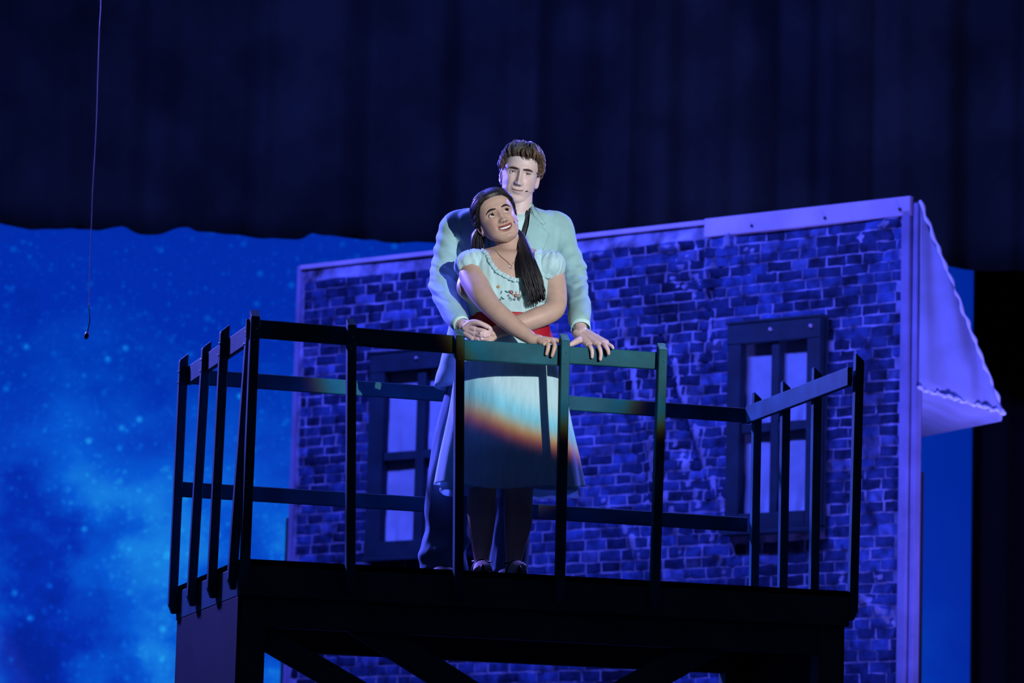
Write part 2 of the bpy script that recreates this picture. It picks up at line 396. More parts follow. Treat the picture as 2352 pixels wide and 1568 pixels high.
# ------------------------------------------------------------------ brick flat
WO = np.array([-1.26, 23.6912, 4.1025 + CZ]); WY = -.6661; WWD = 4.297
wt = np.array([math.cos(WY), math.sin(WY), 0]); wn = np.array([math.sin(WY), -math.cos(WY), 0]); up = np.array([0, 0, 1.0])
def wsz(px, py):
    q = on_plane(px, py, WO, wn) - WO; return np.array([q @ wt, q[2]])
RID = [  # creases in the cloth: polyline in photo pixels, width (m), height (m)
    ([(1700, 505), (1650, 600), (1628, 690)], .035, .030), ([(1668, 560), (1640, 660), (1618, 740), (1616, 830)], .03, -.026), ([(1500, 570), (1560, 560), (1620, 530)], .03, .022),
    ([(1530, 610), (1590, 650), (1625, 690)], .025, -.022), ([(1480, 600), (1560, 585), (1620, 560)], .02, -.016), ([(1628, 530), (1630, 620), (1626, 690)], .018, .022),
    ([(1490, 700), (1520, 800), (1560, 950), (1620, 1120)], .045, -.026), ([(1530, 760), (1570, 900), (1640, 1090), (1690, 1240)], .04, .024), ([(1430, 720), (1470, 900), (1530, 1120), (1590, 1330)], .05, .026),
    ([(1560, 980), (1640, 1180), (1690, 1330)], .04, -.024), ([(1400, 760), (1430, 960), (1500, 1200)], .05, -.020), ([(1380, 1140), (1440, 1200), (1480, 1300)], .04, .022),
    ([(1640, 760), (1618, 850)], .015, -.020), ([(1940, 1340), (2010, 1390), (2085, 1450)], .035, .028), ([(1955, 1310), (2030, 1350), (2088, 1400)], .03, -.020),
    ([(1960, 560), (2030, 520), (2080, 490)], .03, .018), ([(1990, 620), (2040, 560), (2085, 520)], .03, -.016), ([(1330, 600), (1420, 570), (1500, 545)], .03, .016),
    ([(700, 650), (790, 640), (830, 660)], .05, .016), ([(1700, 560), (1760, 600), (1800, 660)], .04, .012), ([(1520, 1010), (1500, 1120), (1460, 1250)], .04, .018)]
RIDW = [(np.array([wsz(*p) for p in pl]), wd, h) for pl, wd, h in RID]
def wdisp(s, z):
    s = np.asarray(s, float); z = np.asarray(z, float); d = .010 * vnoise(np.stack([s, z], -1) * .9, 5, 3)
    for pl, wd, h in RIDW:
        best = np.full(s.shape, 9.0); tt = np.zeros(s.shape)
        for k in range(len(pl) - 1):
            a, b = pl[k], pl[k + 1]; e = b - a; L = e @ e
            t = np.clip(((s - a[0]) * e[0] + (z - a[1]) * e[1]) / L, 0, 1)
            q = np.hypot(s - a[0] - t * e[0], z - a[1] - t * e[1]); mk = q < best; best = np.where(mk, q, best); tt = np.where(mk, (k + t) / (len(pl) - 1), tt)
        d = d + 1.25 * h * np.exp(-(best / wd) ** 2) * (np.sin(np.pi * np.clip(tt * .9 + .05, 0, 1)) ** .6)
    edge = sst(0, .12, s) * sst(0, .12, WWD - s) * sst(0, .10, -z)
    return d * edge + .012
def wpt(s, z, off=0.0):
    s = np.asarray(s, float); return WO + s[..., None] * wt + np.asarray(z, float)[..., None] * up + (np.asarray(off))[..., None] * wn
FL = thing('brick_flat', 'tall stage flat covered in wrinkled brick-print cloth, blue-lit behind the platform', 'stage flat', WO + wt * WWD / 2 - up * WO[2])
zbot = -WO[2] + .02
def flat():
    ns, nz = 330, 300; S, Z = np.meshgrid(np.linspace(0, WWD, ns), np.linspace(zbot, -.02, nz))
    v = wpt(S, Z, wdisp(S, Z)).reshape(-1, 3); f = [(j * ns + i, j * ns + i + 1, (j + 1) * ns + i + 1, (j + 1) * ns + i) for j in range(nz - 1) for i in range(ns - 1)]
    mesh_obj('cloth', v, f, M['cloth'], FL)
    b = MB(); b.add(*beam(wpt(WWD / 2, zbot) - wn * .10, wpt(WWD / 2, 0) - wn * .10, wt * (WWD / 2 - .005), wn * .018, .002)); b.build('backing_frame', M['post_black'], FL, False)
    # top edge batten and raised plank
    b = MB(); b.add(*beam(wpt(0., -.012, .004), wpt(wsz(1625, 520)[0], -.012, .004), wn * .026, up * .014)); b.build('top_batten', M['batten'], FL, False)
    a, c = wsz(1625, 505)[0], WWD + .0
    b = MB(); b.add(*beam(wpt(a, -.045, .012), wpt(c, -.045, .012), wn * .02, up * .052)); p = b.build('top_plank', M['batten'], FL, False)
    for px, py in ((1735, 508), (1903, 490), (2075, 470)):
        q = wsz(px, py); b = MB(); b.add(*tube([wpt(q[0], q[1] - .03, .028), wpt(q[0], q[1] - .03, .036)], .009, 10)); b.build('screw', M['frame'], p)
    b = MB(); b.add(*beam(wpt(-.012, zbot, .0), wpt(-.012, 0, .0), wt * .016, wn * .025)); b.build('edge_batten', M['edge'], FL, False)
    b = MB(); b.add(*beam(wpt(WWD - .028, zbot, .012), wpt(WWD - .028, -.07, .012), wt * .026, wn * .020)); b.build('edge_batten', M['edge'], FL, False)
    b = MB(); b.add(*beam(wpt(WWD + .020, zbot, -.02), wpt(WWD + .020, -.03, -.02), wt * .016, wn * .03)); b.build('corner_batten', M['edge'], FL, False)
    for px, py in ((664, 1190), (2112, 1085)):
        y = 23.95 if px < 1000 else 21.2; q = P(px, py, y); b = MB(); b.add(*beam((q[0], y, .02), q, (.017 if px < 1000 else .021, 0, 0), (0, .03, 0))); b.build('support_post', M['post_black'], FL, False)
flat()
# windows
WIN = []
def window(x0, x1, yt, yb, pxr, name):
    """pixel of outer corners (left-top, right-bottom) on the wall"""
    (s0, zt), (s1, zb) = wsz(x0, yt), wsz(x1, yb); W_, H_ = s1 - s0, zt - zb; WIN.append((s0, s1, zb, zt)); D = .065
    fr, mu = .145 * W_, .085 * W_
    t = MB(); t.add(*beam(wpt(s0, (zt - .055), D), wpt(s1, (zt - .055), D), wn * .030, up * .055))
    o = t.build('window', M['frame'], FL, False)
    def bd(nm, a, b, wv, hv, m='frame', bev=.004):
        q = MB(); q.add(*beam(a, b, wv, hv, bev)); return q.build(nm, M[m], o, False)
    bd('top_ledge', wpt(s0 - .01, zt + .008, D), wpt(s1 + .01, zt + .008, D), wn * .038, up * .008)
    bd('stile', wpt(s0 + fr / 2, zb, D), wpt(s0 + fr / 2, zt - .11, D), wt * fr / 2, wn * .028)
    bd('stile', wpt(s1 - fr / 2, zb, D), wpt(s1 - fr / 2, zt - .11, D), wt * fr / 2, wn * .028)
    bd('bottom_rail', wpt(s0 + fr, zb + .045, D), wpt(s1 - fr, zb + .045, D), wn * .028, up * .045)
    bd('sill', wpt(s0 - .012, zb - .012, D), wpt(s1 + .012, zb - .012, D), wn * .04, up * .013)
    bd('mullion', wpt((s0 + s1) / 2, zb + .09, D - .012), wpt((s0 + s1) / 2, zt - .11, D - .012), wt * mu / 2, wn * .022)
    zm = (zt - .11 + zb + .09) / 2
    for a, c in ((s0 + fr, (s0 + s1) / 2 - mu / 2), ((s0 + s1) / 2 + mu / 2, s1 - fr)):
        bd('glazing_bar', wpt(a, zm, D - .012), wpt(c, zm, D - .012), wn * .022, up * .026)
        for z0, z1 in ((zb + .09, zm - .026), (zm + .026, zt - .11)):
            n = 14; S, Z = np.meshgrid(np.linspace(a - .01, c + .01, n), np.linspace(z0 - .01, z1 + .01, n * 2))
            uu, vv = (S - a) / (c - a), (Z - z0) / (z1 - z0)
            dsp = .025 + .010 * np.exp(-(vv * 3.2) ** 2) * np.sin((uu - .35) * 16 / (1 + vv * 1.5)) + .004 * vnoise(np.stack([S * 4, Z * 4], -1), int(z0 * 100) % 50 + 3)
            v = wpt(S, Z, dsp).reshape(-1, 3); k = n; f = [(j * k + i, j * k + i + 1, (j + 1) * k + i + 1, (j + 1) * k + i) for j in range(2 * n - 1) for i in range(n - 1)]
            mesh_obj('pane', v, f, M['pane'], o)
    # box that makes the frame stand proud of the cloth
    for s in (s0 + .006, s1 - .006): bd('side_cheek', wpt(s, zb, .03), wpt(s, zt, .03), wt * .006, wn * .03)
    for s in (s0 + .25 * W_ * 0 + W_ * .47, s1 - .1 * W_):
        q = MB(); q.add(*tube([wpt(s, zt - .045, D + .03), wpt(s, zt - .045, D + .036)], .010, 10)); q.build('screw', M['batten'], o)
    return o
tag(window(1694, 1900, 752, 1212, 0, 'w'), 'navy-framed cloth window nearest the awning')
tag(window(874, 1092, 820, 1272, 0, 'w'), 'navy-framed cloth window behind the suited man')

def bricks():
    r = np.random.default_rng(11); out = []; z = -.105; row = 0
    zlow = wsz(1400, 1568)[1] - .45
    while z > zlow:
        h = r.uniform(.046, .057); s = .045 - r.uniform(0, .11)
        while s < WWD - .06:
            L = r.uniform(.085, .155); a, b = max(s, .03), min(s + L, WWD - .058)
            if b - a > .035: out.append((a, b, z - h, z))
            s += L + r.choice([.002, .005, .008, .010, .013])
        z -= h + r.choice([.004, .007, .009, .010]); row += 1
    keep = []
    for (a, b, z0, z1) in out:
        if any(b > w0 - .02 and a < w1 + .02 and z1 > w2 - .03 and z0 < w3 + .03 for w0, w1, w2, w3 in WIN): 
            ok = False
            for w0, w1, w2, w3 in WIN:
                if b > w0 + .0 and a < w1 and z1 > w2 and z0 < w3:
                    if b < w1 and a < w0: b = w0 - .004
                    elif a > w0 and b > w1: a = w1 + .004
                    else: b = a
            if b - a < .03: continue
        keep.append((a, b, z0, z1))
    def patch(a, b, z0, z1):
        nu, nv = 5, 4; j = r.normal(0, .0022, (nv, nu, 2))
        su = np.array([0, .1, .5, .9, 1.0]); sv = np.array([0, .15, .85, 1.0])
        S = a + (b - a) * su[None, :] + j[..., 0]; Z = z0 + (z1 - z0) * sv[:, None] + j[..., 1]
        off = np.zeros((nv, nu)); off[1:-1, 1:-1] = .0024; off[0] = off[-1] = .0006; off[:, 0] = off[:, -1] = .0006
        v = wpt(S, Z, wdisp(S, Z) + off + .0006).reshape(-1, 3)
        f = [(q * nu + i, q * nu + i + 1, (q + 1) * nu + i + 1, (q + 1) * nu + i) for q in range(nv - 1) for i in range(nu - 1)]
        k = r.uniform(); lum = (.45 + .9 * r.uniform() ** 1.6 + (.7 if k > .93 else 0)) * (1 + .45 * vnoise(np.array([[(a + b) * .4, z0 * .8]]), 77, 2)[0]); c = np.array([.022, .045, .165]) * lum
        if k > .9: c = c + np.array([.03, .03, .06])
        return v, f, c
    def score(q):
        a, b, z0, z1 = q; p = wpt((a + b) / 2, (z0 + z1) / 2); x, y = pix(p)
        hid = (540 < x < 1960 and 1310 < y < 1450) or (995 < x < 1330 and y > 520 and y < 1300) or y > 1568 or (x < 1000)
        return -(9 if hid else 0) + a
    keep.sort(key=score, reverse=True); rest = MB()
    for i, q in enumerate(keep):
        v, f, c = patch(*q)
        if i < 300: mesh_obj('brick', v, f, M['brick'], FL, True, np.tile(c, (len(v), 1)))
        else: rest.add(v, f, c)
    tag(rest.build('bricks', M['brick'], FL), kind='stuff')
bricks()

# awning on the right end of the flat
def awning():
    y = 21.02; T0, O0, B0 = P(2114, 466, y), P(2304, 948, y), P(2110, 892, y)
    B1, O1 = P(2104, 1006, y + 2.0), P(2300, 967, y + .34); T1 = T0 + (B1 - B0)
    t = thing('fabric_awning', 'pale muslin awning wedge jutting from the right end of the brick flat', 'awning', B0)
    n = 60; rows = []
    for i in range(n):                   # cheek: vertical pleats between lower edge and sloped edge
        q = i / (n - 1); lo = B0 + (O0 - B0) * q; hi = T0 + (O0 - T0) * q
        sag = .010 * math.sin(q * 3.14); m = 16; rr = []
        for j in range(m):
            w_ = j / (m - 1); p = lo + (hi - lo) * w_; amp = .0055 * (.25 + .75 * q) * (1 - .5 * w_)
            p = p + np.array([0, -1, 0]) * (amp * math.sin(q * 40 + 4 * math.sin(q * 5.3 + 1) + w_ * 2.5 * math.sin(q * 9)) + .02 * math.sin(math.pi * w_) * math.sin(math.pi * q) + .012 * math.sin(q * 13 + w_ * 3)); rr.append(p)
        rows.append(rr)
    v, f = loft(np.array(rows), close=False); c = mesh_obj('cheek', v, f, M['awning'], t); c.modifiers.new('t', 'SOLIDIFY').thickness = .006
    def sheet(nm, a, b, c_, d, amp, k):
        n = 24; rows = []
        for i in range(n):
            u = i / (n - 1); e0, e1 = a + (b - a) * u, d + (c_ - d) * u
            rows.append([e0 + (e1 - e0) * (j / 11) + np.array([0, 0, amp * math.sin(u * k + j * .25)]) * math.sin(math.pi * j / 11) for j in range(12)])
        v, f = loft(np.array(rows), close=False); o = mesh_obj(nm, v, f, M['awning'], t); o.modifiers.new('t', 'SOLIDIFY').thickness = .006
    sheet('underside', B0, O0, O1, B1, .012, 7)
    for nm, a, b in (('sloped_trim', T0, O0), ('lower_trim', B0, O0)):
        q = np.linspace(0, 1, 90)[:, None]; pth = a + (b - a) * q + np.c_[.004 * np.sin(q[:, 0] * 70), -.012 + 0 * q[:, 0], .005 * np.sin(q[:, 0] * 55 + 1)]
        m = MB(); m.add(*tube(pth, .0095 + .003 * np.sin(q[:, 0] * 90), 8)); m.build(nm, M['cord'], t)
    m = MB(); m.add(*prism([T0 + [0, .03, 0], B0 + [0, .03, 0], B1, T1], np.array([-.02, 0, 0]))); m.build('wall_return', M['post_black'], t, False)
awning()

# ------------------------------------------------------------------ platform
PO = np.array([-.9982, 15.0967, 1.4927 + CZ]); PY = .2693; PW_, PD, RH = 2.44, 1.2741, .944
px_ = np.array([math.cos(PY), math.sin(PY), 0]); py_ = np.array([-math.sin(PY), math.cos(PY), 0])
def L(x, y, z): return PO + px_ * x + py_ * y + up * z
def front(px, py, off=0.0):
    q = on_plane(px, py, PO + py_ * off, -py_) - PO; return np.array([q @ px_, q[2]])
PL = thing('balcony_platform', 'raised dark-painted timber balcony platform with railing under the couple', 'platform', PO + px_ * PW_ / 2 + py_ * PD / 2 - up * PO[2])
def board(nm, a, b, wv, hv, m='wood', bev=.003, par=None, lab=None):
    q = MB(); q.add(*beam(a, b, wv, hv, bev)); o = q.build(nm, M[m], par or PL, False)
    if lab: o['label'] = lab
    return o
def platform():
    nb = 9
    for i in range(nb):
        y0 = PD * i / nb; y1 = PD * (i + 1) / nb - .004
        board('deck_plank', L(.0, (y0 + y1) / 2, -.012), L(PW_, (y0 + y1) / 2, -.012), py_ * (y1 - y0) / 2, up * .011, 'deck')
    fh = .058
    board('fascia', L(-.0, .012, -.024 - fh), L(PW_, .012, -.024 - fh), py_ * .012, up * fh, 'wood_dark')
    board('fascia', L(-.0, PD - .012, -.024 - fh), L(PW_, PD - .012, -.024 - fh), py_ * .012, up * fh, 'wood_dark')
    board('fascia', L(.012, .025, -.024 - fh), L(.012, PD - .025, -.024 - fh), px_ * .012, up * fh, 'wood')
    board('fascia', L(PW_ - .012, .025, -.024 - fh), L(PW_ - .012, PD - .025, -.024 - fh), px_ * .012, up * fh, 'wood')
    board('beam', L(.03, .055, -.195), L(PW_ - .03, .055, -.195), py_ * .02, up * .058, 'wood_dark')
    board('beam', L(.03, PD - .055, -.195), L(PW_ - .03, PD - .055, -.195), py_ * .02, up * .058, 'wood_dark')
    zf = -PO[2] + .002
    for x in (.06, PW_ - .07):
        for y in (.07, PD - .07):
            board('leg', L(x, y, zf), L(x, y, -.14), px_ * .048, py_ * .048, 'wood_dark')
    board('side_panel', L(.006, .03, (zf - .14) / 2), L(.006, PD - .03, (zf - .14) / 2), px_ * .006, up * ((-.14 - zf) / 2), 'ply')
    board('side_panel', L(PW_ - .014, .03, (zf - .14) / 2), L(PW_ - .014, PD - .03, (zf - .14) / 2), px_ * .006, up * ((-.14 - zf) / 2), 'ply')
    # braces, set from the places where they meet the beam and the leg
    def brace(p0, p1, off, hw, up_=0.0):
        a = front(*p0, off); b = front(*p1, off); d = unit(b - a); k = np.array([-d[1], d[0]])
        a3, b3 = L(a[0], off, a[1]), L(b[0], off, b[1]); dd = unit(b3 - a3)
        kk = np.cross(dd, py_)
        ext = (b3[2] - .15) / max(.05, -dd[2]); ext = min(ext, 1.1)
        board('brace', a3 - dd * .06, b3 + dd * ext, kk * hw, py_ * .014, 'wood_dark')
    brace((605, 1463), (790, 1570), .10, .046)
    brace((838, 1440), (1040, 1568), .075, .053)
    brace((1640, 1475), (1475, 1568), .075, .055)
    # posts: square, top cut sloping outward, foot chamfered outward
    PS = .0175; foot = -.115
    def post(cx, cy, out, top, lean=(0, 0), nscrew=2):
        """centre of the post, out = outward unit vector (platform frame)"""
        o3 = px_ * out[0] + py_ * out[1]; s3 = np.cross(o3, up)
        c = L(cx, cy, 0) - up * 0; ht, hb = .030, .038
        prof = [(-PS, foot), (PS * .1, foot), (PS, foot + hb), (PS, top - ht), (-PS, top)]
        poly = [c + o3 * a + up * z + (px_ * lean[0] + py_ * lean[1]) * (z / RH) - s3 * PS for a, z in prof]
        q = MB(); q.add(*prism(poly, s3 * PS * 2, .0025)); o = q.build('post', M['wood'], PL, False)
        lv = (px_ * lean[0] + py_ * lean[1])
        # cut end grain as a thin cap on the sloped face
        e = [c + o3 * a + up * (z + .0015) + lv * (z / RH) + s3 * b for a, z, b in ((PS * .92, top - ht * .97, -PS * .9), (PS * .92, top - ht * .97, PS * .9), (-PS * .92, top - ht * .03, PS * .9), (-PS * .92, top - ht * .03, -PS * .9))]
        q = MB(); q.add(*prism(e, up * .001)); q.build('cut_end', M['endgrain'], o, False)
        for k in range(nscrew):
            z = top - .075 - .045 * k; s = c + o3 * (PS - .001) + up * z + lv * (z / RH) + s3 * (.004 if k % 2 else -.003)
            q = MB(); q.add(*tube([s, s + o3 * .003], .0034, 8)); q.build('screw', M['screw'], o)
    off = -PS - .001
    for tx, ty, bx, by in ((586, 713, 561, 1330), (807, 733, 804, 1312), (1055, 757, 1052, 1318), (1297, 768, 1286, 1325), (1521, 789, 1504, 1335)):
        a, b = front(tx, ty + 10, off), front(bx, by, off)
        sl = (a[0] - b[0]) / (a[1] - b[1]); x0 = b[0] - sl * b[1]
        post(x0, off, (0, -1), front(tx, ty, off + PS)[1], (sl * RH, 0))
    for k, y in enumerate(np.linspace(.055, PD - .02, 4)):           # left side
        post(off, y, (-1, 0), RH + (.0, .012, .004, .008)[k], ((.035, .012, .02, .005)[k], 0))
    for k, y in enumerate((.015, .47, .85, PD - .06)):               # right side
        post(PW_ - off, y, (1, 0), RH + (.0, .006, .0, .0)[k], ((.012, 0, .0, 0)[k], 0))
    # rails on the inner faces of the posts
    def rail_front(x0, x1, yt0, yt1, yb0, yb1, off=.011):
        a, b = front(x0, (yt0 + yb0) / 2, off), front(x1, (yt1 + yb1) / 2, off); ha = (front(x0, yt0, 0)[1] - front(x0, yb0, 0)[1]) / 2
        board('front_rail', L(a[0], off, a[1]), L(b[0], off, b[1]), py_ * .010, up * ha)
    rail_front(565, 1044, 732, 772, 774, 811); rail_front(1062, 1286, 780, 791, 827, 842); rail_front(1302, 1511, 795, 808, 835, 850)
    zt = .897
    board('side_rail', L(.011, .03, zt - .035), L(.011, PD - .02, zt - .035), px_ * .010, up * .038)
    board('side_rail', L(PW_ - .011, .0, zt - .045), L(PW_ - .011, PD - .024, zt - .045), px_ * .010, up * .038)
    board('back_rail', L(.022, PD - .011, zt - .035), L(PW_, PD - .011, zt - .045), py_ * .010, up * .031)
    board('back_rail', L(.0, PD - .011, .395), L(PW_, PD - .011, .385), py_ * .010, up * .031)
platform()

# ------------------------------------------------------------------ people helpers
def smooth_curve(keys, lo=-.117, hi=.118, n=600):
    k = sorted(keys); z = np.linspace(lo, hi, n); y = np.interp(z, [a for a, _ in k], [b for _, b in k])
    g = np.exp(-np.linspace(-2, 2, 31) ** 2); g /= g.sum(); yp = np.convolve(np.pad(y, 15, 'reflect', reflect_type='odd'), g, 'valid')
    return lambda q: np.interp(q, z, yp)
KW = [(.118, .004), (.115, .024), (.108, .042), (.095, .056), (.08, .066), (.05, .075), (.02, .0765), (-.01, .074), (-.035, .0705), (-.06, .064), (-.08, .0555), (-.095, .045), (-.107, .032), (-.114, .018), (-.117, .006)]
KF = [(.118, .004), (.115, .028), (.108, .050), (.095, .068), (.08, .080), (.055, .090), (.03, .093), (.0, .089), (-.02, .087), (-.045, .087), (-.06, .087), (-.08, .083), (-.095, .084), (-.107, .079), (-.114, .068), (-.117, .055)]
KB = [(.118, .004), (.115, .028), (.108, .048), (.095, .066), (.08, .082), (.05, .096), (.02, .098), (-.02, .088), (-.05, .066), (-.07, .038), (-.085, .008), (-.1, -.022), (-.114, -.045), (-.117, -.05)]
fW, fF, fB = smooth_curve(KW), smooth_curve(KF), smooth_curve(KB)
NX = 2.25
class Head:
    """x to the picture's right, f forward out of the face, z up; eyes at z = 0"""
    def __init__(s, eye_px, y, yaw, pitch, roll, sx=1, szl=1, szu=1, jaw=1.0, female=False, base=(.5, .4, .4), lip=(.3, .1, .1), browc=None, eyelid=None, gaze=(0, 0), iris=(.1, .1, .1)):
        s.sx, s.szl, s.szu, s.female, s.jaw = sx, szl, szu, female, jaw
        X, Fw, Z = np.array([1., 0, 0]), np.array([0, -1., 0]), np.array([0, 0, 1.])
        cy, sy = math.cos(yaw), math.sin(yaw); X, Fw = X * cy - Fw * sy, Fw * cy + X * sy
        cp, sp = math.cos(pitch), math.sin(pitch); Fw, Z = Fw * cp + Z * sp, Z * cp - Fw * sp
        cr, sr = math.cos(roll), math.sin(roll); rot = np.array([[cr, 0, sr], [0, 1, 0], [-sr, 0, cr]])
        s.R = np.stack([rot @ X, rot @ Fw, rot @ Z], 1)
        s.O = P(eye_px[0], eye_px[1], y) - s.R @ np.array([0, .085, 0])
        s.base, s.lip = np.array(base), np.array(lip)
    def W(s, q): q = np.asarray(q, float).reshape(-1, 3).copy(); q[:, 0] *= s.sx; q[:, 2] *= np.where(q[:, 2] > 0, s.szu, s.szl); return s.O + q @ s.R.T
    def mouth(s, x):
        if s.female: return -.0680 + .0095 * (x / .027) ** 2, .0062 * np.clip(1 - (x / .0262) ** 2, 0, 1)
        return -.067 + .0042 * (x / .024) ** 2, np.zeros_like(x)
    def bump(s, x, z, cavity=True):
        ax = np.abs(x); g = lambda a, b: np.exp(-a * a - b * b)
        b = .0055 * np.exp(-((z - .021) / .010) ** 2) * np.exp(-(x / .052) ** 4) * (1.0 if not s.female else .45)
        b = b - .0125 * g((ax - .0315) / .0205, (z - .000) / .0125)
        t = np.clip((.018 - z) / .055, 0, 1); zn = -.0475 if not s.female else -.0445; am = (.0085 + (.0175 if s.female else .0205) * t ** 1.4) * sst(.026, .004, z) * sst(zn - .006, zn + .004, z); sg = (.0080 + .0048 * t ** 2) * (1.0 if not s.female else 1.08)
        b = b + am * np.exp(-np.abs(x / sg) ** 2.2) * (1 if not s.female else np.where(z > -.02, .62, .62 + .18 * sst(-.02, -.035, z)))
        b = b + .0085 * g((ax - .0138) / .0058, (z - zn - .0065) / .0065)
        b = b + .005 * g((ax - .042) / .020, (z + .026) / .020)
        zc, gp = s.mouth(x); mw = .0255 if s.female else .021
        b = b + .006 * g(x / .027, (z + .066) / .018)
        b = b + .0042 * np.exp(-(x / mw) ** 4) * np.exp(-((z - zc - gp - .0042) / .0038) ** 2)
        b = b + .0048 * np.exp(-(x / (mw * .9)) ** 4) * np.exp(-((z - zc + gp + .0050) / .0045) ** 2)
        b = b - .0030 * np.exp(-(x / .024) ** 4) * np.exp(-((z - zc) / .0016) ** 2)
        if s.female and cavity: b = b - .013 * sst(.0012, -.0006, np.abs(z - zc) - gp) * (np.abs(x) < .0262)
        b = b - .0015 * g(x / .004, (z + .054) / .007)
        b = b - .0022 * g((ax - .031) / .006, (z + .056) / .012) * (1.4 if s.female else 1.0)
        b = b + .0055 * g(x / .018, (z + .101) / .012) - .0035 * g(x / .022, (z + .085) / .006)
        b = b - .003 * g((ax - .062) / .012, (z + .045) / .03) * (0 if s.female else 1)
        return b
    def ring(s, th, z):
        w, f, bk = fW(z) * np.where(z < -.03, 1 + (s.jaw - 1) * sst(-.03, -.08, z), 1), fF(z), fB(z)
        yc, hd = (f - bk) / 2, (f + bk) / 2; c, sn = np.cos(th), np.sin(th)
        x = w * np.sign(sn) * np.abs(sn) ** (2 / NX); y = yc + hd * np.sign(c) * np.abs(c) ** (2 / NX)
        return x, y, c
    def surf(s, th, z, off=0.0):
        x, y, c = s.ring(th, z); y = y + s.bump(x, z) * sst(-.05, .45, c)
        n = unit(np.stack([x / .075 ** 2, (y) / .095 ** 2, np.asarray(z) / .118 ** 2], -1))
        return np.stack([x, y, z + 0 * x], -1) + n * np.asarray(off)[..., None]
    def frontpt(s, x, z, off=0.0, cavity=True):
        """point on the face above (x,z)"""
        x = np.asarray(x, float); z = np.asarray(z, float) + 0 * x; w, f, bk = fW(z), fF(z), fB(z); yc, hd = (f - bk) / 2, (f + bk) / 2
        y = yc + hd * np.clip(1 - np.abs(x / w) ** NX, 0, 1) ** (1 / NX) + s.bump(x, z, cavity)
        return np.stack([x, y + off, z], -1)
    def mesh(s, mb, nr=190, nt=230):
        q = np.linspace(0, 1, nr); z = -.1165 + .234 * (.5 - .5 * np.cos(np.pi * q)) * .35 + .234 * q * .65 - .0; z = np.clip(z, -.1168, .1178)
        th = np.linspace(-np.pi, np.pi, nt, endpoint=False); th = th - .38 * np.sin(th) * 1.0
        T, Z = np.meshgrid(th, z); V = s.surf(T, Z); v, f = loft(V)
        x, y, zz = v[:, 0], v[:, 1], v[:, 2]; c = np.tile(s.base, (len(v), 1)); ax = np.abs(x); fr = y > .03
        zc, gp = s.mouth(x); d = np.abs(zz - zc) - gp
        lt = .0078 if s.female else .0052; lipm = sst(lt, lt - .0023, d) * sst(.030 if s.female else .0255, .026 if s.female else .0205, ax) * fr * (1 if s.female else .8); c = c * (1 - lipm[:, None]) + s.lip * lipm[:, None]
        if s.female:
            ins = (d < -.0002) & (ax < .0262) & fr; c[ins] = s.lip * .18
        else:
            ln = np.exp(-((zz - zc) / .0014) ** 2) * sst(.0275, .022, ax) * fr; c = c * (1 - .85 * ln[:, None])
        zn = -.0475 if not s.female else -.0445; nos = np.exp(-((ax - .0065) / .0035) ** 2 - ((zz - zn + .001) / .0028) ** 2) * fr; c = c * (1 - .75 * nos[:, None])  # nostril shade painted into the skin colour
        blush = np.exp(-((ax - .043) / .018) ** 2 - ((zz + .03) / .016) ** 2) * fr; c = c * (1 + blush[:, None] * np.array([.06, -.05, -.04]))
        if not s.female:
            st = sst(-.045, -.06, zz) * (y > 0); c = c * (1 - .07 * st[:, None])
        mb.add(s.W(v), f, c); return s
    def ears(s, mb):
        for sd in (-1, 1):
            n, m = 24, 9; a = np.linspace(0, 2 * np.pi, n, endpoint=False); rows = []
            for k in range(m):
                r = (k / (m - 1)); hgt = .010 * math.sin(min(1, r * 1.15) * math.pi * .5) if r < .80 else .010 - .012 * ((r - .8) / .2) ** 2
                hgt = [.002, .002, .003, .003, .0045, .009, .0115, .009, .000][k]
                ex = .019 * r * (1 + .18 * np.sin(a)); ez = .033 * r * (1 + .05 * np.cos(2 * a))
                rows.append(np.stack([np.full(n, sd * (.071 + hgt * .9)) + sd * (-.006 * np.cos(a) * r), -.002 + ex * np.cos(a) - .012 * np.sin(a) * r * .3, -.012 + ez * np.sin(a)], -1))
            v, f = loft(np.array(rows)); v[-1] = v[-2]; mb.add(s.W(v), f, s.base * np.array([1.02, .93, .92]))
    def eyes(s, parent, eu, elo, gaze, iris, lidcol, lash, lashr):
        for sd in (-1, 1):
            c = s.frontpt(np.array([sd * .031]), np.array([.0005]))[0]; c[1] -= .0072
            b = MB(); v, f = ellipsoid((0, 0, 0), (.0155, .0155, .0155), 40, 30); g = unit(np.array([math.tan(gaze[0]), 1, math.tan(gaze[1])]))
            ang = np.arccos(np.clip(unit(v) @ g, -1, 1)); col = np.tile((.72, .72, .72), (len(v), 1)); col[ang < .54] = iris; col[ang < .24] = (.004, .004, .004)
            b.add(s.W(v + c), f, col); b.build('eye', M['eye'], parent)
            al = np.linspace(-1.25, 1.25, 40); k = np.clip(np.cos(al / 1.15 * np.pi / 2), 0, 1)
            lids = MB()
            for top in (1, -1):
                e0 = (eu if top > 0 else elo) * k ** (.8); rows = []
                for t in np.linspace(0, 1, 12):
                    el = e0 * top + (1.35 * top - e0 * top) * t; r = ((.0168 if top > 0 else .0163) - (.0006 if t == 0 else 0)) * (1 - (.10 if top > 0 else .22) * t ** 1.5)
                    rows.append(np.stack([r * np.cos(el) * np.sin(al), r * np.cos(el) * np.cos(al), r * np.sin(el)], -1) + c)
                v, f = loft(np.array(rows), close=False); lids.add(s.W(v), f, s.base * np.array(lidcol if top > 0 else (1, 1, 1)))
                if top > 0: le = np.array(rows[0])
            yield_l = lids; s.lidmb.append(lids)
            b = MB(); w_ = np.sin(np.linspace(.15, np.pi - .15, 40)); b.add(*tube(s.W(le + np.array([0, .0006, .0002])), np.maximum(w_ * lashr, .0003), 6)); b.build('lashes', lash, parent)
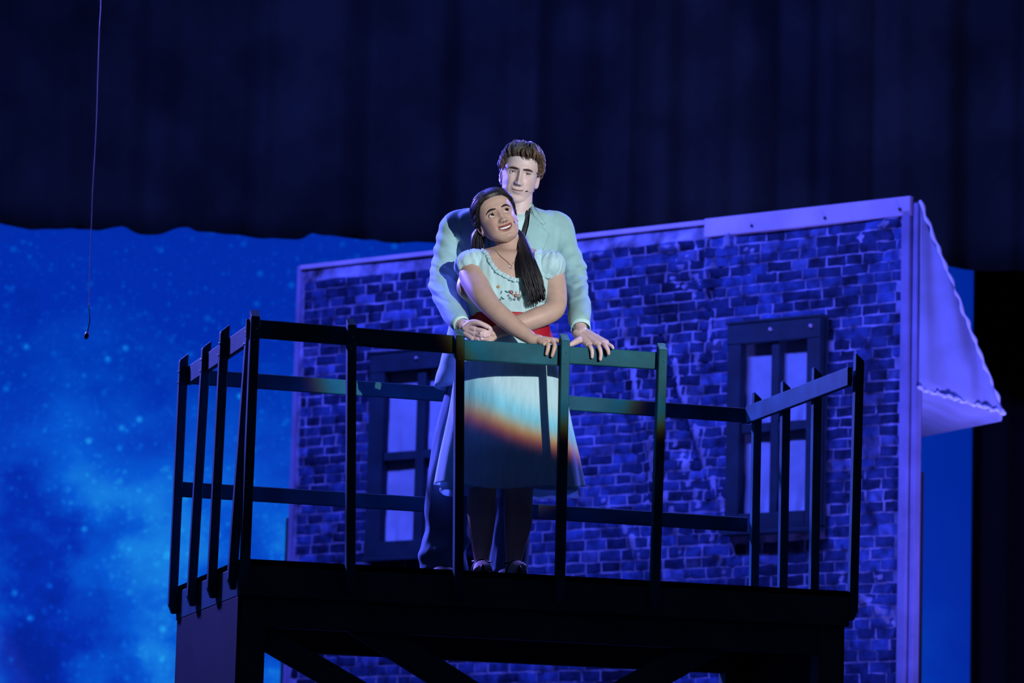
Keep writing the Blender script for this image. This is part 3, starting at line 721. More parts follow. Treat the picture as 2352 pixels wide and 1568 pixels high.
    def brow(s, parent, m, z0, arch, thick, x0=.013, x1=.050, drop=.004):
        for sd in (-1, 1):
            t = np.linspace(0, 1, 22); x = x0 + (x1 - x0) * t; z = z0 + arch * np.sin(np.pi * np.clip(t * .95 + .05, 0, 1) ** 1.4) - drop * t ** 2
            h = thick * (np.sin(np.pi * (t * .86 + .10)) ** .7); rows = []
            for q in np.linspace(-1, 1, 7): rows.append(s.frontpt(sd * x, z + h * q * .5, .0012 + .0018 * (1 - q * q)))
            v, f = loft(np.array(rows), close=False); b = MB(); b.add(s.W(v), f); b.build('eyebrow', m, parent)

def taper(paths, mb, seg=12):
    for pts, rad in paths: mb.add(*tube(pts, rad, seg, 6 * len(pts)))
def hand(mb, wrist, knuckles, fingers, thumb, rw=.020, rk=.0115):
    """wrist point, 4 knuckle points, per-finger chains beyond the knuckle, thumb chain from the palm side"""
    for k, (kn, ch) in enumerate(zip(knuckles, fingers)):
        w0 = wrist + (kn - np.mean(knuckles, 0)) * .45
        mb.add(*tube([w0, w0 + (kn - w0) * .5, kn], [rw * .75, rk * 1.25, rk], 12, 10))
        r = [.0098, .0090, .0084, .0068] if k < 3 else [.0085, .0078, .0072, .006]
        pts = [kn] + list(ch); mb.add(*tube(pts, np.interp(np.linspace(0, 1, len(pts)), np.linspace(0, 1, 4), r), 12, 16))
    mb.add(*tube(thumb, np.interp(np.linspace(0, 1, len(thumb)), [0, .35, .7, 1], [.015, .0135, .0105, .0085]), 12, 14))
def rings_px(rows, n=72, power=2.3, ymid=None):
    """rows: (py, x_left, x_right, half_depth m, y centre) -> (k,n,3)"""
    out = []; a = np.linspace(0, 2 * np.pi, n, endpoint=False)
    for py, xl, xr, hd, y in rows:
        c = P((xl + xr) / 2, py, y); hw = np.linalg.norm(P(xr, py, y) - P(xl, py, y)) / 2
        ca, sa = np.cos(a), np.sin(a); out.append(np.stack([c[0] + hw * np.sign(ca) * np.abs(ca) ** (2 / power), y + hd * np.sign(sa) * np.abs(sa) ** (2 / power), np.full(n, c[2])], -1))
    return np.array(out)
def resample_rings(r, m):
    k, n, _ = r.shape; return interp(None, r.reshape(k, -1), m).reshape(m, n, 3)
def bvh_of(v, f): return BVHTree.FromPolygons([tuple(q) for q in v], f)
def cast(bv, px, py, fallback_y):
    d = ray(px, py); h = bv.ray_cast(Vector(CAM), Vector(d))
    return np.array(h[0]) if h[0] is not None else P(px, py, fallback_y)
def patch_px(bv, poly, off, thick, fy, cuts=5):
    bm = bmesh.new(); vs = [bm.verts.new((x, y, 0)) for x, y in poly]; bm.faces.new(vs); bmesh.ops.triangulate(bm, faces=bm.faces[:])
    for _ in range(cuts):
        es = [e for e in bm.edges if e.calc_length() > 6]
        if not es: break
        bmesh.ops.subdivide_edges(bm, edges=es, cuts=1); bmesh.ops.triangulate(bm, faces=bm.faces[:])
    bm.verts.index_update(); q = np.array([cast(bv, v.co.x, v.co.y, fy) for v in bm.verts])
    # smooth depth a little so the piece hangs as one sheet
    adj = [[e.other_vert(v).index for e in v.link_edges] for v in bm.verts]
    for _ in range(6): q = np.array([.5 * q[i] + .5 * q[a].mean(0) if len(a) and not bm_b else q[i] for i, (a, bm_b) in enumerate(zip(adj, [v.is_boundary for v in bm.verts]))])
    dirs = unit(CAM - q); top = q + dirs * (off + thick); bot = q + dirs * off; n = len(q)
    f = [tuple(v.index for v in fc.verts) for fc in bm.faces]; ff = f + [tuple(i + n for i in reversed(t)) for t in f]
    for e in bm.edges:
        if e.is_boundary: a, b = e.verts[0].index, e.verts[1].index; ff.append((a, b, b + n, a + n))
    bm.free(); return np.r_[top, bot], ff
YW, YM = 15.73, 15.99
DZ = PO[2]
def deck_pt(px, y): q = P(px, 1300, y); return np.array([q[0], y, DZ])

# ------------------------------------------------------------------ the man
def build_man():
    t = thing('person', 'taller person in a pale sage suit, arms around the other, hands at the rail', 'person', deck_pt(1120, YM + .02))
    skin = np.array([.62, .49, .485])
    H = Head((1195, 397), 15.90, math.radians(1), math.radians(-5), math.radians(8), .96, 1.10, .99, 1.03, False, skin, skin * np.array([.80, .60, .60])); H.lidmb = []
    b = MB()                                            # body: torso, neck, arms, hands, legs in one surface
    b.add(*loft(resample_rings(rings_px([(500, 1090, 1245, .05, YM), (540, 1066, 1255, .075, YM), (640, 1070, 1245, .08, YM), (740, 1070, 1240, .085, YM), (850, 1062, 1250, .09, YM), (910, 1070, 1240, .085, YM)], 32), 20)))
    b.add(*tube([P(1194, 430, 15.97), P(1192, 470, 15.975), P(1187, 500, 15.985), P(1180, 540, YM)], [.052, .054, .060, .075], 24, 16))
    rail_y = lambda px: L(front(px, 800)[0], 0, 0)[1]
    eL, wL = P(1014, 655, 15.86), P(1056, 744, 15.60); eR, wR = P(1325, 652, 15.88), P(1333, 752, 15.60)
    taper([([P(1066, 525, YM), P(1036, 600, 15.95), eL, P(1036, 712, 15.71), wL], [.036, .034, .030, .028, .025]), ([P(1270, 535, YM), P(1305, 600, 15.95), eR, P(1331, 712, 15.71), wR], [.036, .034, .030, .028, .025])], b, 16)
    for hx, kx2, ax2, ay in ((1085, 1040, 1022, 16.0), (1200, 1178, 1166, 16.06)):
        an = deck_pt(ax2, ay) + up * .09; taper([([P(hx, 880, YM), P(kx2, 1090, YM - .02), an], [.085, .055, .036])], b, 16); b.add(*tube([an - up * .05, an - up * .055 + np.array([0, -.14, 0])], [.035, .03], 12))
    # left-of-picture hand: closed fist at her waist
    hb = MB(); w = wL; yk = 15.535
    kn = [P(1086, 745, yk), P(1092, 756, yk - .008), P(1092, 768, yk - .006), P(1087, 778, yk)]
    fg = [[P(1108, 744, yk - .015), P(1127, 756, yk - .010), P(1118, 765, yk - .03), P(1104, 765, yk - .035)], [P(1112, 760, yk - .030), P(1124, 768, yk - .02), P(1112, 772, yk - .035)], [P(1106, 770, yk - .030), P(1118, 776, yk - .018), P(1106, 778, yk - .03)], [P(1100, 779, yk - .02), P(1110, 783, yk - .012), P(1100, 784, yk - .025)]]
    hand(hb, w + (P(1062, 750, 15.58) - w) * .8, kn, fg, [P(1068, 752, 15.55), P(1084, 741, 15.525), P(1102, 742, 15.50), P(1118, 750, 15.495)], .024, .0125)
    # right-of-picture hand: spread on the rail
    ry = rail_y(1360); tp = lambda px, dy=0: P(px, 794 + (px - 1302) * .065 + dy, ry)
    kn = [P(1352, 793, ry + .012), P(1371, 790, ry + .012), P(1384, 788, ry + .018), P(1392, 787, ry + .030)]
    fg = [[P(1357, 798, ry - .008), P(1360, 808, ry - .012), P(1360, 820, ry - .011)], [P(1376, 797, ry - .008), P(1380, 810, ry - .012), P(1379, 825, ry - .011)], [P(1391, 795, ry - .008), P(1396, 803, ry - .013), P(1398, 812, ry - .011)], [P(1400, 792, ry + .02), P(1405, 795, ry + .012), P(1408, 799, ry + .006)]]
    hand(hb, wR + (P(1336, 768, 15.56) - wR) * .8, kn, fg, [P(1338, 775, 15.545), P(1326, 783, ry + .03), P(1315, 789, ry + .016), P(1307, 793, ry + .012)], .026, .013)
    v, f, _ = remesh(b, .0045, 4); out = MB(); out.add(v, f, skin)
    hb.add(*tube([wL, wL + (P(1066, 750, 15.57) - wL)], .024, 14, 6)); hb.add(*tube([wR - (P(1336, 768, 15.56) - wR) * .6, wR, P(1336, 768, 15.56)], [.026, .0265, .026], 14, 8))
    v, f, _ = remesh(hb, .0019, 4); out.add(v, f, skin * np.array([1.04, .97, .97]))
    H.mesh(out); H.ears(out)
    list(H.eyes(t, .30, .17, (.16, -.04), (.06, .08, .09), (.80, .70, .70), M['brow_b'], .0010) or [])  # upper lids darkened: shade under the brow put into their colour
    for l in H.lidmb: out.add(l.V(), l.f, np.concatenate(l.c))
    o = out.build('body', M['skin'], t)
    H.brow(t, M['brow_b'], .0138, .0030, .0085, .010, .052, .000)
    # hair: cap and locks radiating from the crown
    hb = MB(); r = np.random.default_rng(5)
    def hairline(th):
        c = np.cos(th); s_ = np.abs(th)
        return np.interp(s_, [0, .35, .7, .95, 1.15, 1.35, 1.5, 1.9, 2.2, 2.6, 3.15], [.068, .066, .070, .060, .030, .004, .014, .008, -.03, -.055, -.06])
    nt = 120; th = np.linspace(-np.pi, np.pi, nt, endpoint=False); rows = []
    for q in np.linspace(0, 1, 26):
        z = hairline(th) + (.1178 - hairline(th)) * q; thick = (.004 + .013 * sst(0, .3, q) * np.interp(np.abs(th), [0, 1, 1.5, 3.1], [1.0, 1.0, .9, .7]))
        nz = .004 * vnoise(np.stack([np.cos(th) * 3, np.sin(th) * 3, z * 40], -1), 4, 3)
        rows.append(H.surf(th, z, thick + nz * sst(0, .2, q)))
    v, f = loft(np.array(rows)); hb.add(H.W(v), f, (.55, .55, .6))
    for k in range(1000):
        t0 = r.uniform(-np.pi, np.pi); hl = float(hairline(t0)); fr = abs(t0) < .95
        ln = r.uniform(.03, .06); z1 = max(hl - (.006 if fr else .004), r.uniform(hl - .008, .10)); 
        if fr and t0 > .05 and r.uniform() < .45: z1 = hl - r.uniform(.0, .016)
        z0 = min(.117, z1 + ln); m = 9; q = np.linspace(0, 1, m); z = z0 + (z1 - z0) * q
        ta = t0 + .55 * vnoise(np.stack([np.full(m, t0 * .55), z * 5], -1), 31, 2) * q + .05 * np.sin(q * 6 + 5 * math.sin(t0 * 4)) + r.normal(0, .03) * q; off = .013 + .009 * np.sin(np.pi * q) + r.uniform(-.002, .007) - .007 * q ** 2
        if fr: off = off + .006 * np.sin(np.pi * q) 
        p = H.surf(ta, np.clip(z, -.1, .1175), off); rad = r.uniform(.0010, .0024) * np.sin(np.pi * (q * .82 + .12)) ** .6; rad[-1] = .0004
        g = r.uniform(.5, 1.25); hb.add(*tube(H.W(p), rad, 5, roundcap=False), (g, g * r.uniform(.92, 1), g * r.uniform(.85, 1)))
    hb.build('hair', M['hair_b'], t)
    # headset microphone along the cheek
    q = np.linspace(0, 1, 12); xs = .073 - .030 * q; zs = -.050 - .010 * q - .006 * np.sin(q * 3)
    pth = H.frontpt(xs * .97, zs, .003); pth[0] += (0, -.004, .004); m = MB(); m.add(*tube(H.W(pth), .0009, 6)); hm = m.build('headset_microphone', M['mic_skin'], t)
    e = H.W(pth[-1:])[0]; m = MB(); m.add(*tube([e, e + H.R @ np.array([-.006, .001, -.003])], .0026, 8)); m.build('microphone_tip', M['mic_black'], hm)
    # jacket
    j = MB(); body = resample_rings(rings_px([(474, 1120, 1224, .055, YM + .01), (480, 1090, 1238, .072, YM), (489, 1062, 1266, .090, YM), (505, 1040, 1288, .112, YM), (560, 1036, 1288, .135, YM), (650, 1040, 1272, .130, YM), (740, 1030, 1262, .125, YM), (820, 1014, 1272, .132, YM), (868, 1000, 1290, .142, YM), (893, 994, 1296, .145, YM)], 72, 2.5), 60)
    j.add(*loft(body))
    j.add(*tube([P(1075, 508, YM), P(1048, 520, YM), P(1034, 560, 15.97), P(1022, 610, 15.93), P(1018, 650, 15.87), P(1026, 690, 15.77), P(1044, 722, 15.67), P(1055, 740, 15.615)], [.058, .066, .061, .056, .056, .052, .044, .037], 28, 60, roundcap=True))
    j.add(*tube([P(1262, 514, YM), P(1283, 526, YM), P(1297, 570, 15.97), P(1314, 620, 15.93), P(1321, 655, 15.88), P(1328, 695, 15.77), P(1332, 722, 15.69), P(1333, 740, 15.63)], [.056, .064, .060, .055, .052, .048, .045, .043], 28, 60, roundcap=True))
    v, f, n = remesh(j, .0055, 14)
    pp = pix(v); x, y = pp[:, 0], pp[:, 1]
    slv = (x < 1062) | (x > 1292); d = np.zeros(len(v))
    tw = vnoise(np.c_[x / 80, y / 75, v[:, 1] * 3], 21, 2); d += np.where(slv, .0042, .003) * tw
    el = np.exp(-((y - 650) / 45) ** 2) * slv; d += el * .0040 * np.sin((y + .55 * np.abs(x - 1176)) / 5.2 + 2 * vnoise(np.c_[x / 60, y / 60], 3))
    lo = np.exp(-((y - 565) / 40) ** 2) * (x < 1062); d += lo * .0040 * np.sin((y - .6 * x) / 5.5)
    lo = np.exp(-((y - 600) / 60) ** 2) * (x > 1290); d += lo * .0025 * np.sin((y + .7 * x) / 6.0)
    v = v + n * d[:, None]
    edge_x = np.interp(y, [455, 470, 520, 575, 640, 660], [1216, 1219, 1209, 1197, 1190, 1188]); vv_ = sst(4, -6, x - edge_x) * sst(1120, 1135, x) * sst(655, 635, y) * (v[:, 1] < YM + .01)
    v[:, 1] += vv_ * np.maximum(0, (YM + .012) - v[:, 1])
    ja = mesh_obj('jacket', v, f, M['jacket'], t); bv = bvh_of(v, f)
    def pc(nm, poly, off, th_, m, par=ja, cuts=5, fy=15.86):
        q, ff = patch_px(bv, poly, off, th_, fy, cuts); return mesh_obj(nm, q, ff, M[m], par)
    sr = resample_rings(rings_px([(497, 1152, 1222, .058, YM - .004), (508, 1128, 1232, .085, YM - .004), (525, 1105, 1240, .106, YM - .004), (560, 1095, 1245, .124, YM - .004), (650, 1095, 1240, .120, YM), (740, 1095, 1235, .115, YM)], 60, 2.4), 30)
    q, ff = loft(sr); sh = mesh_obj('shirt', q, ff, M['shirt'], t); bs = bvh_of(q, ff)
    an = np.linspace(0, 2 * np.pi, 60, endpoint=False); rows = []; cn = P(1187, 490, 15.985)
    for hz, rr_ in ((-.030, .0655), (-.012, .0625), (.012, .0600), (.013, .0570), (-.02, .0560)):
        rows.append(np.stack([cn[0] + rr_ * np.cos(an), cn[1] + rr_ * np.sin(an) * 1.02, cn[2] + hz + .030 * np.sin(an) + .012 * np.abs(np.cos(an))], -1))
    q, ff = loft(np.array(rows), cap=False); mesh_obj('shirt_collar', q, ff, M['shirt'], sh)
    bt = MB(); pth = [P(*q_) for q_ in [(1218, 480, 15.912), (1213, 500, 15.893), (1207, 520, 15.874), (1201, 540, 15.863), (1196, 560, 15.857), (1192, 580, 15.855), (1189, 610, 15.855)]]
    bt.add(*tube(pth, [(.0065, .0030), (.0075, .003), (.0085, .0035), (.010, .0035), (.013, .004), (.014, .004), (.015, .004)], 12, 40)); bt.build('necktie', M['tie'], t)
    pc('lapel', [(1219, 476), (1228, 496), (1244, 512), (1232, 517), (1262, 536), (1252, 566), (1236, 600), (1222, 632), (1212, 650), (1200, 610), (1196, 575), (1207, 545), (1215, 515)], .006, .007, 'jacket')
    pc('lapel', [(1150, 500), (1172, 485), (1176, 520), (1178, 570), (1160, 620), (1140, 580), (1132, 540)], .006, .007, 'jacket')
    m = MB(); cb = cn + np.array([0, .004, .004]); aa = np.linspace(-.35, np.pi + .35, 40); m.add(*tube(np.stack([cb[0] + .071 * np.cos(aa), cb[1] + .072 * np.sin(aa), cb[2] + .030 * np.sin(aa) + .004], -1), [(.0045, .016)] * 40, 12, up=(0, 0, 1))); m.build('jacket_collar', M['jacket'], ja)
    pc('collar_leaf', [(1217, 464), (1224, 468), (1238, 490), (1254, 513), (1237, 520), (1226, 506), (1220, 486)], .004, .005, 'jacket', fy=15.955)
    pc('pocket_welt', [(1247, 527), (1250, 524), (1262, 543), (1259, 546)], .004, .005, 'jacket')
    for a, c, ra, m0 in (((P(1046, 727, 15.655), P(1062, 748, 15.59)), 'shirt', .0335, 'cuff'), ((P(1332.5, 728, 15.66), P(1334, 757, 15.60)), 'shirt', .0385, 'cuff')):
        ax = unit(a[1] - a[0]); s1 = unit(np.cross(ax, (0, 1, 0))); s2 = np.cross(s1, ax); an = np.linspace(0, 2 * np.pi, 32, endpoint=False); rows = []
        for tt, rr in ((0, ra), (.6, ra * 1.0), (1, ra * 1.03), (1.0, ra * .97), (.5, ra * .92)):
            rows.append(a[0] + (a[1] - a[0]) * tt + (np.cos(an)[:, None] * s1 + np.sin(an)[:, None] * s2) * rr)
        q, ff = loft(np.array(rows), cap=False); mesh_obj('shirt_cuff', q, ff, M['shirt'], t)
    # trousers and shoes
    tr = MB(); tr.add(*loft(resample_rings(rings_px([(800, 1050, 1255, .115, YM), (860, 1040, 1262, .13, YM), (920, 1035, 1262, .14, YM), (960, 1040, 1258, .13, YM)], 48), 14)))
    tr.add(*tube([P(1095, 880, YM), P(1062, 980, YM), P(1036, 1100, 15.96), P(1024, 1200, 15.98), P(1020, 1290, 16.0), deck_pt(1019, 16.0) + up * .05], [(.112, .115), (.103, .11), (.094, .10), (.092, .10), (.095, .105), (.097, .108)], 36, 60, roundcap=False))
    tr.add(*tube([P(1205, 880, YM), P(1195, 980, YM), P(1182, 1100, 16.0), P(1172, 1200, 16.03), P(1168, 1290, 16.06), deck_pt(1167, 16.06) + up * .05], [(.105, .115), (.10, .11), (.088, .10), (.082, .095), (.082, .098), (.084, .10)], 36, 60, roundcap=False))
    v, f, n = remesh(tr, .0065, 4); pp = pix(v); x, y = pp[:, 0], pp[:, 1]
    d = .006 * vnoise(np.c_[x / 55, y / 220, v[:, 1] * 4], 8, 3) + .012 * np.exp(-((y - 1265 + .35 * (x - 1000)) / 16) ** 2) * (x < 1110) - .014 * np.exp(-((y - 1225 - .55 * (x - 1000)) / 26) ** 2) * (x < 1110)
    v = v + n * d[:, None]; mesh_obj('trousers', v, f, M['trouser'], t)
    for ax2, ay in ((1019, 16.0), (1167, 16.06)):
        c = deck_pt(ax2, ay); m = MB(); m.add(*tube([c + (0, .06, .04), c + (0, -.04, .042), c + (0, -.14, .034), c + (0, -.20, .026)], [(.038, .038), (.044, .040), (.046, .032), (.032, .022)], 20, 20)); m.build('shoe', M['shoe'], t)
build_man()

# ------------------------------------------------------------------ the woman
def build_woman():
    t = thing('person', 'dark-haired person in a short white embroidered dress with red sash, leaning on the rail', 'person', deck_pt(1160, YW))
    skin = np.array([.50, .345, .285])
    H = Head((1148, 488), 15.66, math.radians(11), math.radians(3), math.radians(-23), 1.0, 1.0, .98, 1.04, True, skin, np.array([.30, .075, .07])); H.lidmb = []
    b = MB()
    b.add(*loft(resample_rings(rings_px([(572, 1120, 1222, .045, 15.755), (585, 1095, 1248, .070, YW), (605, 1084, 1258, .088, YW), (640, 1090, 1252, .098, 15.72), (690, 1086, 1252, .097, 15.72), (735, 1090, 1250, .088, YW), (790, 1078, 1262, .105, YW), (870, 1068, 1272, .115, YW), (920, 1075, 1262, .10, YW)], 40), 36)))
    b.add(*tube([P(1150, 515, 15.745), P(1162, 545, 15.75), P(1170, 568, 15.745), P(1173, 595, 15.74)], [.050, .050, .053, .072], 24, 16))
    b.add(*tube([P(1172, 586, 15.745), P(1115, 597, 15.735), P(1082, 606, 15.72)], [.050, .045, .046], 16, 12)); b.add(*tube([P(1172, 588, 15.745), P(1235, 600, 15.735), P(1266, 612, 15.72)], [.050, .045, .045], 16, 12))
    ry = L(front(1255, 800)[0], 0, 0)[1]
    wr = P(1223, 779, ry + .035)
    b.add(*tube([P(1080, 604, 15.72), P(1088, 640, 15.66), P(1106, 675, 15.585), P(1132, 707, 15.53), P(1172, 742, 15.49), P(1205, 767, ry + .055), wr], [.050, .053, .048, .041, .037, .030, .0235], 22, 44))
    b.add(*tube([P(1078, 640, 15.70), P(1068, 662, 15.675), P(1082, 678, 15.645), P(1110, 690, 15.60)], [.042, .034, .030, .034], 14, 18))
    wl = P(1140, 762, 15.575)
    b.add(*tube([P(1268, 612, 15.72), P(1276, 660, 15.70), P(1277, 700, 15.665), P(1264, 717, 15.64), P(1225, 733, 15.615), P(1180, 748, 15.595), wl], [.044, .044, .042, .042, .041, .033, .025], 22, 44))
    for pts in (([P(1125, 880, YW), P(1112, 1020, YW), P(1106, 1125, YW - .01), P(1106, 1185, YW + .015), P(1106, 1245, YW + .01)], 1106, YW), ([P(1215, 880, YW), P(1200, 1020, YW), P(1191, 1130, YW), P(1190, 1195, YW + .025), P(1184, 1250, YW + .02)], 1180, YW + .015)):
        path, ax2, ay = pts; an = deck_pt(ax2, ay) + up * .085; toe = deck_pt(ax2 + (2 if ax2 < 1150 else 12), ay - .15) + up * .030
        b.add(*tube(path + [an, an - up * .035], [.085, .074, .058, .056, .042, .031, .031], 22, 44))
        b.add(*tube([an + np.array([0, .03, -.055]), an + np.array([0, -.03, -.035]), toe], [(.026, .026), (.031, .030), (.038, .020)], 16, 16))
    hd = MB()
    kn = [P(1254, 784, ry + .012), P(1267, 782, ry + .012), P(1276, 781, ry + .022), P(1281, 782, ry + .034)]
    fg = [[P(1259, 792, ry - .008), P(1258, 802, ry - .012), P(1255, 813, ry - .011)], [P(1274, 792, ry - .007), P(1272, 804, ry - .012), P(1268, 817, ry - .011)], [P(1287, 785, ry + .012), P(1291, 790, ry + .004), P(1292, 795, ry + .0)], [P(1288, 784, ry + .03), P(1293, 787, ry + .022), P(1296, 790, ry + .016)]]
    hand(hd, wr + (P(1232, 780, ry + .03) - wr) * .7, kn, fg, [P(1238, 781, ry + .02), P(1246, 786, ry + .008), P(1252, 788, ry + .000), P(1250, 790, ry - .003)], .020, .0105)
    hd.add(*tube([P(1214, 774, ry + .046), wr, P(1236, 780, ry + .028)], [.026, .0235, .021], 14, 10))
    kl = [P(1118, 766, 15.575), P(1116, 773, 15.56), P(1117, 780, 15.555), P(1121, 786, 15.56)]
    hand(hd, wl, kl, [[P(1104, 769, 15.575), P(1098, 774, 15.58), P(1098, 780, 15.58)], [P(1102, 777, 15.565), P(1096, 781, 15.57), P(1097, 785, 15.575)], [P(1103, 783, 15.555), P(1098, 787, 15.56), P(1099, 790, 15.57)], [P(1108, 789, 15.56), P(1103, 792, 15.565), P(1103, 795, 15.57)]], [P(1130, 766, 15.56), P(1122, 762, 15.55), P(1112, 764, 15.545)], .020, .0105)
    hd.add(*tube([P(1160, 756, 15.588), wl, P(1132, 766, 15.573)], [.029, .025, .022], 14, 10))
    v, f, _ = remesh(b, .0038, 4); out = MB(); out.add(v, f, skin)
    bb = bvh_of(v, f)
    v, f, _ = remesh(hd, .0018, 4); out.add(v, f, skin * np.array([1.08, 1.08, 1.1]))
    H.mesh(out); H.ears(out)
    list(H.eyes(t, .50, .26, (.20, .16), (.035, .02, .015), (.50, .40, .4), M['brow_k'], .0017) or [])
    for l in H.lidmb: out.add(l.V(), l.f, np.concatenate(l.c))
    out.build('body', M['skin'], t)
    H.brow(t, M['brow_k'], .0180, .0055, .0080, .012, .053, .006)
    # teeth
    m = MB(); x = np.linspace(-.0235, .0235, 80); zc, gp = H.mouth(x); rows = []
    for q in np.linspace(0, 1, 6):
        z = zc + gp + .001 - q * (.0088 - .0022 * (x / .02) ** 2 + .00025 * np.cos(x / .0068 * 2 * np.pi)); pt = H.frontpt(x, zc, 0, False); pt[:, 2] = z; pt[:, 1] = pt[:, 1] - .0050 + .0007 * np.abs(np.sin(x / .0068 * np.pi)) ** .4 - .0006 * q
        rows.append(pt)
    v, f = loft(np.array(rows), close=False); m.add(H.W(v), f); m.build('teeth', M['teeth'], t)
    # hair: smooth cap, combed strands and long lengths over the shoulder
    hb = MB(); r = np.random.default_rng(9)
    def hl(th): return np.interp(np.abs(th), [0, .5, .85, 1.1, 1.3, 1.5, 1.9, 2.4, 3.15], [.072, .069, .056, .030, .0, -.022, -.045, -.075, -.085])
    nt = 120; th = np.linspace(-np.pi, np.pi, nt, endpoint=False); rows = []
    for q in np.linspace(0, 1, 26):
        z = hl(th) + (.1178 - hl(th)) * q; rows.append(H.surf(th, z, .0015 + .009 * sst(0, .3, q) + .0012 * np.sin(th * 40 + z * 200) * sst(.05, .3, q) + .004 * sst(2, 3, np.abs(th))))
    v, f = loft(np.array(rows)); hb.add(H.W(v), f, (1, 1, 1))
    for k in range(260):
        sd = r.choice([-1, 1]); q = np.linspace(0, 1, 12); z0 = r.uniform(-.01, .115); a0 = np.interp(z0, [-.02, 0, .03, .06, .078, .115], [1.5, 1.32, 1.12, .86, .4, .1]) + r.uniform(.0, .32)
        a = sd * (a0 + (2.9 - a0) * q); z = z0 * (1 - q) + r.uniform(-.06, .02) * q + .012 * np.sin(np.pi * q); p = H.surf(a, np.clip(z, -.085, .1165), .0085 + .004 * np.sin(np.pi * q) + r.uniform(-.001, .003)); g = r.uniform(.6, 1.8)
        hb.add(*tube(H.W(p), .0022 * np.sin(np.pi * (q * .9 + .06)) ** .5, 5, roundcap=False), (g, g, g * 1.1))
    spine = [P(1168, 535, 15.80), P(1190, 545, 15.76), P(1203, 562, 15.68), P(1210, 590, 15.60), P(1217, 620, 15.575), P(1228, 655, 15.57), P(1238, 692, 15.575)]
    wid = [.030, .022, .016, .024, .032, .034, .026]
    for k in range(330):
        u = r.uniform(-1, 1); dv = r.uniform(-.014, .014); n_ = 7 if r.uniform() < .7 else 6; ph = r.uniform(0, 6); pts = []
        for i in range(n_):
            tg = unit(spine[min(i + 1, 6)] - spine[max(i - 1, 0)]); sdv = unit(np.cross(tg, (0, 1, 0))); pts.append(spine[i] + sdv * (u * wid[i] + .0025 * math.sin(i * 1.3 + ph)) + np.array([0, dv * (1 - u * u * .6) - .004, 0]))
        pts[-1] = pts[-1] + np.array([0, 0, r.uniform(-.012, .035)]); pts[-1][0] += r.uniform(-.012, .006)
        rad = np.interp(np.linspace(0, 1, n_), [0, .3, .8, 1], [.0034, .0030, .0024, .0009]); g = r.uniform(.5, 1.5); hb.add(*tube(pts, rad, 6, 18, roundcap=False), (g, g, g * 1.15))
    hb.add(*tube([q_ + np.array([0, .004, 0]) for q_ in spine[:6]] + [spine[5] * .4 + spine[6] * .6], [(a_ * .85, .013) for a_ in wid[:6]] + [(.016, .006)], 16, 40), (.7, .7, .8))
    for k in range(70):                                   # lengths behind the far shoulder
        u = r.uniform(-1, 1); a, c = P(1108 + u * 8, 520, 15.755 + r.uniform(-.01, .02)), P(1098 + u * 16, 560 + r.uniform(0, 26), 15.79 + r.uniform(-.015, .015))
        mid = (a + c) / 2 + np.array([-.008 + r.uniform(-.005, .005), -.004, 0]); g = r.uniform(.5, 1.7); hb.add(*tube([a, mid, c], [.005, .005, .0012], 6, 10, roundcap=False), (g, g, g * 1.1))
    hb.build('hair', M['hair_k'], t)
    # earring, headset tip, necklace
    e = H.W(np.array([[-.078, .006, -.047]]))[0]; a = np.linspace(0, 2 * np.pi, 20); m = MB(); m.add(*tube(np.stack([e[0] + .004 * np.cos(a), e[1] - .004 + 0 * a, e[2] + .0045 * np.sin(a)], -1), .0009, 6, roundcap=False)); m.build('earring', M['gold'], t)
    e = H.W(H.frontpt(np.array([.043]), np.array([-.058]), .003))[0]; m = MB(); m.add(*tube([e, e + H.R @ np.array([-.002, .001, .008])], .0018, 8)); m.build('headset_microphone', M['mic_black'], t)
    pts = [(1138, 575), (1145, 583), (1153, 591), (1164, 600), (1173, 608), (1182, 601), (1192, 592), (1198, 584)]
    pth = [cast(bb, x, y, 15.66) + unit(CAM - P(x, y, 15.6)) * .0022 for x, y in pts]; m = MB(); m.add(*tube(pth, .0010, 6, 60)); nk = m.build('necklace', M['gold'], t)
    c = cast(bb, 1174, 613, 15.63) + np.array([0, -.003, 0]); a = np.linspace(0, 2 * np.pi, 24); m = MB(); m.add(*tube(np.stack([c[0] + .0062 * np.cos(a), c[1] + 0 * a, c[2] + .0062 * np.sin(a)], -1), .0014, 6, roundcap=False)); m.add(*ellipsoid(c, (.002, .0015, .002), 8, 6)); m.build('pendant', M['steel'], nk)
    # bodice
    rows = rings_px([(566, 1108, 1232, .060, 15.745), (580, 1088, 1256, .084, 15.735), (600, 1076, 1266, .104, YW), (625, 1076, 1262, .112, 15.72), (655, 1074, 1262, .117, 15.72), (690, 1070, 1262, .112, 15.72), (720, 1074, 1262, .104, YW), (742, 1078, 1260, .102, YW), (752, 1077, 1262, .104, YW)], 120, 2.25)
    rows = resample_rings(rows, 60); m_, n_ = rows.shape[:2]
    ang = np.arctan2(rows[..., 1] - YW, rows[..., 0] - P(1170, 650, YW)[0])
    pq = pix(rows.reshape(-1, 3)).reshape(m_, n_, 2)
    frt = rows[..., 1] < YW + .0; nrm = unit(rows - np.array([P(1170, 650, YW)[0], YW, 0]) * np.array([1, 1, 0]) - rows * np.array([0, 0, 1]))
    gath = .0030 * np.sin(pq[..., 0] / 2.6 + 1.5 * np.sin(pq[..., 1] / 30)) * sst(740, 640, pq[..., 1]) * .6 + .005 * vnoise(np.stack([pq[..., 0] / 60, pq[..., 1] / 120], -1), 14, 3)
    rows = rows + nrm * gath[..., None]
    nk_x, nk_y = [1080, 1100, 1112, 1122, 1130, 1137, 1150, 1162, 1172, 1187, 1205, 1217, 1226, 1234, 1250], [580, 572, 576, 590, 606, 621, 627, 632, 641, 645, 637, 622, 602, 578, 574]
    st = np.zeros(n_)
